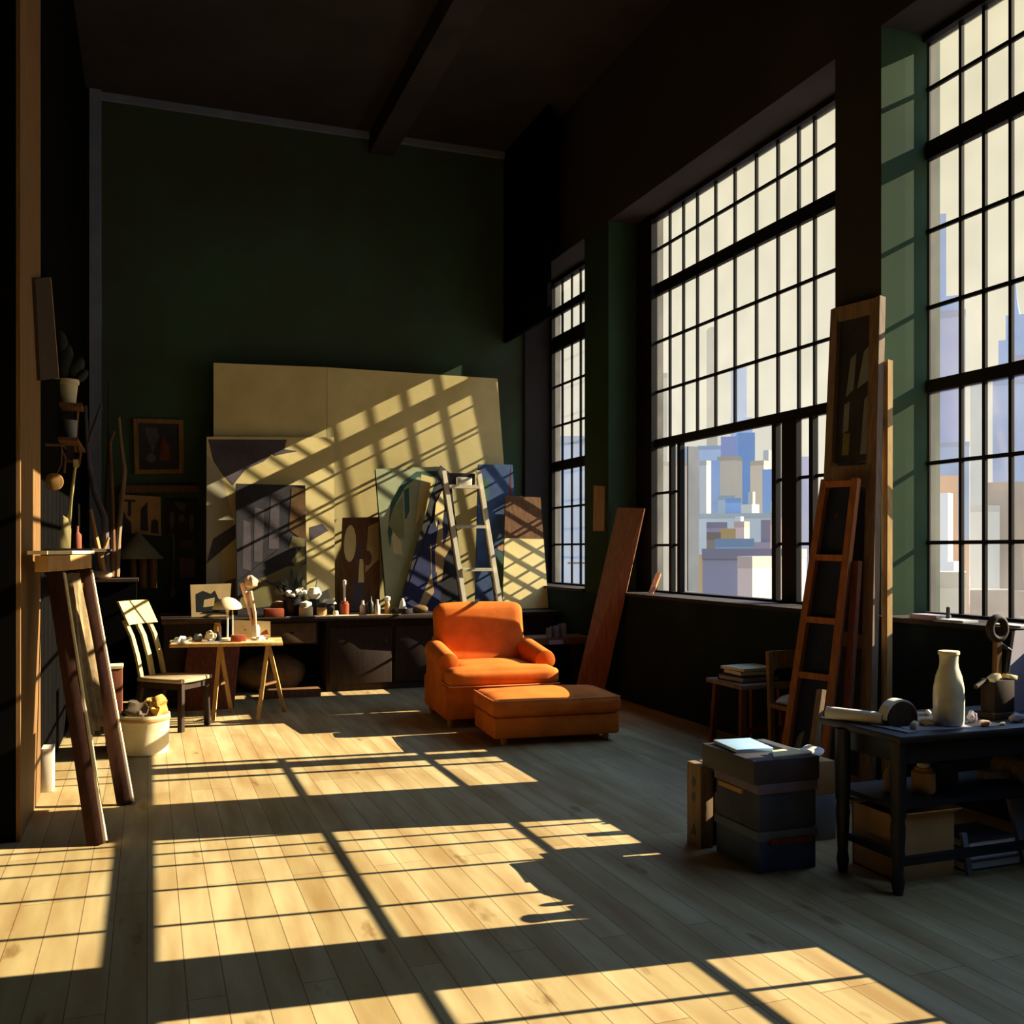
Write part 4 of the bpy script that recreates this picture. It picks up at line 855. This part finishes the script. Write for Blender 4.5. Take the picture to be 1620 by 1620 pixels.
lo = [V(3.764, 5.30, 0), V(3.90, 5.02, 0), aX(1358, 757, 4.28), aX(1303, 760, 4.24)]
le = thing('rung_ladder', (lo[0] + lo[1]) / 2, 'orange-brown wooden ladder frame with dark panels leaning by the middle window', 'ladder')
def LO(u, v): return bil(lo, u, v)
nL = (lo[1] - lo[0]).cross(lo[3] - lo[0]).normalized(); sL = (lo[1] - lo[0]).normalized()
for u_ in (.06, .94): MB().bar(LO(u_, 0), LO(u_, 1), .045, .05, side=sL).build('stile', M_orw, le)
for v_ in (.985, .745, .545, .37, .1): MB().bar(LO(.09, v_), LO(.91, v_), .04, .04, side=(0, 0, 1)).build('rung', M_orw, le)
MB().slab([LO(.08, .1) - nL * .035, LO(.92, .1) - nL * .035, LO(.92, .98) - nL * .035, LO(.08, .98) - nL * .035], .012).build('dark_panel', M_navy, le)
dkp = [LO(.08, .1) - nL * .033, LO(.92, .1) - nL * .033, LO(.92, .98) - nL * .033, LO(.08, .98) - nL * .033]
art(dkp, [(0, [(.3, .76), (.55, .76), (.5, .9), (.42, .9)]), (1, [(.55, .04), (.85, .03), (.8, .12), (.68, .16), (.7, .1)]), (2, [(.15, .05), (.3, .05), (.5, .28), (.35, .3)])], [M_brown, M_taup, M_grey], le)

bc = V(4.43, 5.95, 0); bch = thing('brown_chair', bc, 'brown wooden chair with an open back, mostly hidden behind the ladder frame', 'chair')
for s in (-.135, .135):
    MB().bar(bc + V(s, .15, 0), bc + V(s, .19, .80), .035, .04).build('back_post', M_ochrewood, bch); MB().bar(bc + V(s, -.16, 0), bc + V(s, -.15, .40), .04, .04).build('leg', M_ochrewood, bch)
MB().box(bc + V(0, 0, .41), (.31, .38, .03)).build('seat', M_ochrewood, bch); MB().box(bc + V(0, .185, .74), (.26, .025, .13)).build('top_rail', M_ochrewood, bch); MB().box(bc + V(0, .175, .55), (.26, .022, .05)).build('mid_rail', M_ochrewood, bch)
tag(MB().blob(bc + V(-.04, .02, .46), (.24, .24, .075), e=1.8, rough=.12, seed=6, flat=-.035).build('white_cloth', M_white), 'folded white cloth on the seat of the brown chair', 'cloth')

# ---------------- black side table at the right and what stands on it
TZ = .72
sdt = thing('side_table', (3.8, 3.75, 0), 'black wooden side table at the right edge with a big pale bottle on it', 'table')
MB().rng(3.13, 4.5, 3.49, 4.06, TZ - .035, TZ).build('tabletop', M_blk, sdt, bevel=.008)
MB().rng(3.2, 4.46, 3.55, 4.02, TZ - .14, TZ - .035).build('apron', M_blk, sdt)
for x, y in ((3.11, 3.51), (3.09, 3.86), (4.42, 3.55), (4.42, 3.98)):
    MB().lathe([(.022, 0), (.03, .06), (.024, .1), (.034, .3), (.028, .34), (.036, .36), (.036, .69)], (x + .05, y + .03, 0), n=12).build('leg', M_blk, sdt)
MB().rng(3.19, 4.45, 3.545, 3.58, .12, .155).build('stretcher', M_blk, sdt); MB().rng(3.185, 3.22, 3.56, 3.91, .14, .175).build('stretcher', M_blk, sdt)
MB().rng(3.2, 4.46, 3.6, 4.02, .36, .385).build('shelf', M_blk, sdt)
def onT(x, Y, z=TZ): return onY(x, Y, z)
bp = onT(1501, 3.64); mb_ = thing('milk_bottle', bp, 'large pale milky glass bottle on the black side table', 'bottle')
MB().lathe([(.055, 0), (.066, .008), (.069, .03), (.070, .14), (.068, .18), (.058, .235), (.044, .275), (.041, .30), (.043, .34), (.046, .35), (.038, .352), (.034, .3), (.0, .29)], bp, n=32).build('bottle_body', M_bglass, mb_)
MB().lathe([(.0455, .335), (.048, .338), (.048, .35), (.0455, .353)], bp, n=32).build('lip', M_cream, mb_)
p0, p1 = onT(1309, 4.0, TZ + .03), onT(1398, 3.74, TZ + .032)
rl = thing('paper_roll', (p0 + p1) / 2 - V(0, 0, .03), 'pale grey paper roll lying across the left corner of the black side table', 'paper roll')
MB().tube([p0, p1], .03, n=16).build('roll', M_white, rl); MB().tube([p1, p1 + (p1 - p0).normalized() * .004], .02, n=12).build('roll_core', M_cream, rl)
cp = onT(1424, 3.72, TZ + .0)
rc = thing('mantel_clock', cp, 'brown half-round mantel clock case with a white rim on the black side table', 'clock')
h_ = [V(cp.x + .085 * math.cos(t), cp.y, cp.z + .03 + .085 * math.sin(t)) for t in [math.pi * i / 16 for i in range(17)]]
rim = [V(cp.x + .094 * math.cos(t), cp.y, cp.z + .03 + .094 * math.sin(t)) for t in [math.pi * i / 16 for i in range(17)]]
MB().prism([V(cp.x + .085, cp.y - .02, cp.z + .001), *[p + V(0, -.02, 0) for p in h_], V(cp.x - .085, cp.y - .02, cp.z + .001)], (0, .06, 0)).build('case', M_dark, rc)
rm = MB()
for i in range(16): rm.prism([rim[i] + V(0, -.012, 0), rim[i + 1] + V(0, -.012, 0), h_[i + 1] + V(0, -.012, 0), h_[i] + V(0, -.012, 0)], (0, .058, 0))
rm.build('rim', M_white, rc)
# wooden stand with a ring head
sp_ = onT(1578, 3.74); ws = thing('ring_stand', sp_, 'dark brown wooden clamp stand with a round ring head on the black side table', 'stand')
MB().box(sp_ + V(0, 0, .015), (.17, .13, .03)).build('foot', M_dark, ws, bevel=.004)
MB().box(sp_ + V(0, 0, .11), (.13, .09, .16)).build('clamp_block', M_dark, ws, bevel=.006)
MB().bar(sp_ + V(-.01, 0, .03), sp_ + V(0, 0, .39), .03, .03, side=(1, 0, 0)).build('post', M_brown, ws)
MB().tube([sp_ + V(-.16, -.02, .16), sp_ + V(-.06, 0, .19)], .012).build('handle', M_dark, ws)
MB().tube([sp_ + V(.02, .0, .36), sp_ + V(.07, -.01, .33), sp_ + V(.05, -.01, .22)], .012).build('side_arm', M_blk, ws)
rg = [sp_ + V(.048 * math.cos(t), 0, .44 + .052 * math.sin(t)) for t in [2 * math.pi * i / 24 for i in range(24)]]
MB().tube(rg, .02, n=10, closed=True).build('ring', M_dark, ws)
for dx, dz, rz_ in ((-.045, .2, -.5), (.058, .2, .2)): MB().box(sp_ + V(dx, -.02, dz), (.055, .05, .022), M=Matrix.Rotation(rz_, 3, 'Y')).build('pale_wing_nut', M_cream, ws, bevel=.004)
q = [onT(1588, 3.86), onT(1640, 3.86), onT(1640, 3.98, TZ + .40), onT(1606, 3.98, TZ + .40)]
canvas(q, .02, 'lilac grey board leaning behind the clamp stand at the right edge', [], [M_lilac], edge=M_lilac, name='leaning_card', cat='board')
for x, Y, s_, m_, lb, sd_ in ((1467, 3.66, (.09, .05, .03), M_ochre, 'ochre lump of clay left of the large pale bottle', 3), (1446, 3.6, (.04, .035, .045), M_cream, 'small cream lump at the foot of the mantel clock', 5), (1468, 3.9, (.03, .03, .03), M_white, 'tiny white pebble behind the large pale bottle', 2),
                              (1538, 3.66, (.05, .04, .06), M_lilac, 'small upright lilac grey lump right of the large pale bottle', 6), (1559, 3.57, (.06, .04, .028), M_pinkc, 'flat pinkish lump before the clamp stand', 7), (1586, 3.56, (.03, .025, .015), M_white, 'tiny white chip near the table front edge', 8), (1610, 3.6, (.09, .05, .05), M_lilac, 'crumpled lilac paper at the right end of the black side table', 9)):
    tag(MB().blob(onT(x, Y, TZ + s_[2] * .45), s_, e=1.8, rough=.14, seed=sd_, flat=-s_[2] * .45, n=10).build('clay_lump' if 'lump' in lb else ('pebble' if 'pebble' in lb else ('paper_chip' if 'chip' in lb else 'crumpled_paper')), m_), lb, 'clay' if 'lump' in lb else ('stone' if 'pebble' in lb else 'paper'))
a_, c_ = onT(1440, 3.58), onT(1540, 3.55)
tag(MB().prism([a_, c_, c_ + V(.02, .1, 0), a_ + V(.03, .1, 0)], (0, 0, .003)).build('paper_sheet', M_lilac), 'pale sheet under the large pale bottle', 'paper')
a_, c_ = V(3.18, 3.98, TZ), V(3.25, 3.98, TZ)
tag(MB().prism([V(3.175, 4.03, TZ), V(3.215, 3.54, TZ), V(3.27, 3.54, TZ), V(3.23, 4.03, TZ)], (0, 0, .006)).build('metal_ruler', M_grey), 'long grey ruler lying along the left edge of the black side table', 'ruler')
# beneath the table
cbx = thing('cardboard_box', (3.42, 3.72, 0), 'open brown cardboard box on the floor under the black side table', 'box')
k_ = MB(); x0, x1, y0, y1, h = 3.27, 3.6, 3.66, 3.98, .30
k_.rng(x0, x1, y0, y0 + .008, 0, h); k_.rng(x0, x1, y1 - .008, y1, 0, h); k_.rng(x0, x0 + .008, y0, y1, 0, h); k_.rng(x1 - .008, x1, y0, y1, 0, h); k_.rng(x0, x1, y0, y1, 0, .008)
k_.build('carton_walls', M_tan, cbx); MB().prism([V(x0, y0, h), V(x1, y0, h), V(x1, y0 - .05, h + .03), V(x0, y0 - .05, h + .03)], (0, .003, .004)).build('flap', M_tan, cbx)
MB().prism([V(x0, y0, h), V(x0, y1, h), V(x0 - .05, y1, h + .02), V(x0 - .05, y0, h + .02)], (.003, 0, .004)).build('flap', M_tan, cbx)
for i, (x, Y, pr_, m_, lb, nm) in enumerate(((3.34, 3.78, botp(.04, .17), M_grw, 'brown bottle left on the shelf under the side table', 'bottle'), (3.5, 3.75, jarp(.055, .12), M_tan, 'tan jar with a grey lid on the shelf under the side table', 'jar'), (3.66, 3.8, jarp(.075, .16), M_navy, 'big dark blue jar on the shelf under the side table', 'jar'))):
    p = V(x, Y, .385); t = thing(nm, p, lb, nm); MB().lathe(pr_, p, n=18).build('body', m_, t); MB().lathe([(.03, pr_[-1][1] if pr_[-1][1] > .05 else pr_[4][1]), (.03, pr_[4][1] + .02), (0, pr_[4][1] + .02)], p, n=14).build('lid', M_cream if i else M_grey, t)
MW = woodv('worn_mallet_wood', (120, 92, 64))
ml_ = thing('wooden_mallet', (4.0, 3.72, .385), 'big wooden mallet lying on the shelf under the side table', 'mallet')
MB().bar((3.78, 3.68, .46), (4.05, 3.76, .425), .035, .035).build('handle', MW, ml_); MB().lathe([(.05, -.09), (.062, -.085), (.062, .085), (.05, .09)], (4.1, 3.78, .447), M=Matrix.Rotation(R(90), 3, 'X') @ Matrix.Identity(3), n=18).build('head', MW, ml_)
z_ = 0
for w_, hh, m_, lb in ((.36, .05, M_navy, 'dark blue book at the bottom of the floor pile under the side table'), (.33, .045, M_lilac, 'grey book in the middle of the floor pile under the side table'), (.3, .05, M_char, 'charcoal book on top of the floor pile under the side table')):
    bkx = thing('book', (3.86, 3.8, z_), lb, 'book', 'books under the side table'); c_ = V(3.86, 3.8, z_ + hh / 2)
    MB().box(c_, (w_ * .96, .24, hh * .72)).build('pages', M_white, bkx); cv = MB(); cv.box(c_ + V(0, 0, hh * .43), (w_, .25, hh * .14)); cv.box(c_ - V(0, 0, hh * .43), (w_, .25, hh * .14)); cv.box(c_ + V(0, .123, 0), (w_, .008, hh)); cv.build('cover', m_, bkx); z_ += hh
tag(MB().slab([V(3.68, 3.62, 0), V(3.68, 3.64, 0), V(3.66, 3.66, .2), V(3.66, 3.64, .2)], .03).build('wood_offcut', M_grey), 'short grey slat standing in front of the floor books', 'slat')
tag(MB().slab([V(4.05, 3.66, 0), V(4.42, 3.66, 0), V(4.42, 3.76, .30), V(4.05, 3.76, .30)], .02).build('grey_board', M_grey), 'grey board leaning under the right end of the side table', 'board')
# loose pieces between the box stack and the table
tag(MB().box((3.36, 4.42, .12), (.2, .16, .24)).build('grey_carton', M_grey, bevel=.004), 'grey carton on the floor between the box stack and the side table', 'carton')
tag(MB().box((3.36, 4.42, .33), (.19, .15, .18)).build('brown_carton', M_tan, bevel=.004), 'brown carton stacked on the grey carton beside the side table', 'carton')
tag(MB().blob((3.36, 4.42, .455), (.15, .12, .07), e=1.8, rough=.14, seed=4, flat=-.035).build('white_rag', M_white), 'white rag lying on the brown carton beside the side table', 'rag')
tag(MB().bar((3.46, 4.62, 0), (3.66, 4.72, .74), .05, .03, side=(0, 1, 0)).build('short_batten', M_grw), 'short grey-brown batten propped behind the cartons', 'batten')
# window sill papers
for x0, x1, m_, lb in ((1462, 1505, M_lilac, 'crumpled pale paper at the far end of the nearest window sill'), (1506, 1548, M_white, 'flat pale paper on the nearest window sill'), (1596, 1640, M_white, 'white paper on the nearest window sill at the right edge')):
    a_, c_ = aX(x0, 1000, 4.72), aX(x1, 1000, 4.72); a_.z = c_.z = SILL + .03
    tag(MB().prism([a_, c_, c_ + V(-.12, 0, 0), a_ + V(-.12, 0, 0)], (0, 0, .012 if 'crump' not in lb else .03)).build('sill_paper', m_), lb, 'paper')
p = aX(1500, 1000, 4.68); tag(MB().lathe([(.012, 0), (.012, .07), (0, .075)], V(p.x, p.y, SILL + .042), n=10).build('dark_stub', M_char), 'dark stub standing on the nearest window sill papers', 'stub')

# far skyline that continues the city behind the piers and past the frame edges
sk_ = MB(); rs = random.Random(11)
def far_block(x0, x1, yt, dist):
    u, v = uv_((x0 + x1) / 2, yt); C = Vector((SN + u * CS, CS - u * SN)) * dist; w = (x1 - x0) / F * dist
    h = EYE + v * dist - GZ; a = -math.atan2(C.x, C.y)
    sk_.box((C.x, C.y, GZ + h / 2), (w, w * .8, h), rz=a); sk_.box((C.x, C.y, GZ + h + 1), (w * .6, w * .5, 2), rz=a)
for a, b_ in ((944, 1032), (1332, 1458), (1665, 2300)):
    x = a
    while x < b_ - 14:
        w = min(rs.uniform(18, 46), b_ - x); far_block(x, x + w - 1, rs.uniform(660, 800), rs.uniform(430, 520)); x += w
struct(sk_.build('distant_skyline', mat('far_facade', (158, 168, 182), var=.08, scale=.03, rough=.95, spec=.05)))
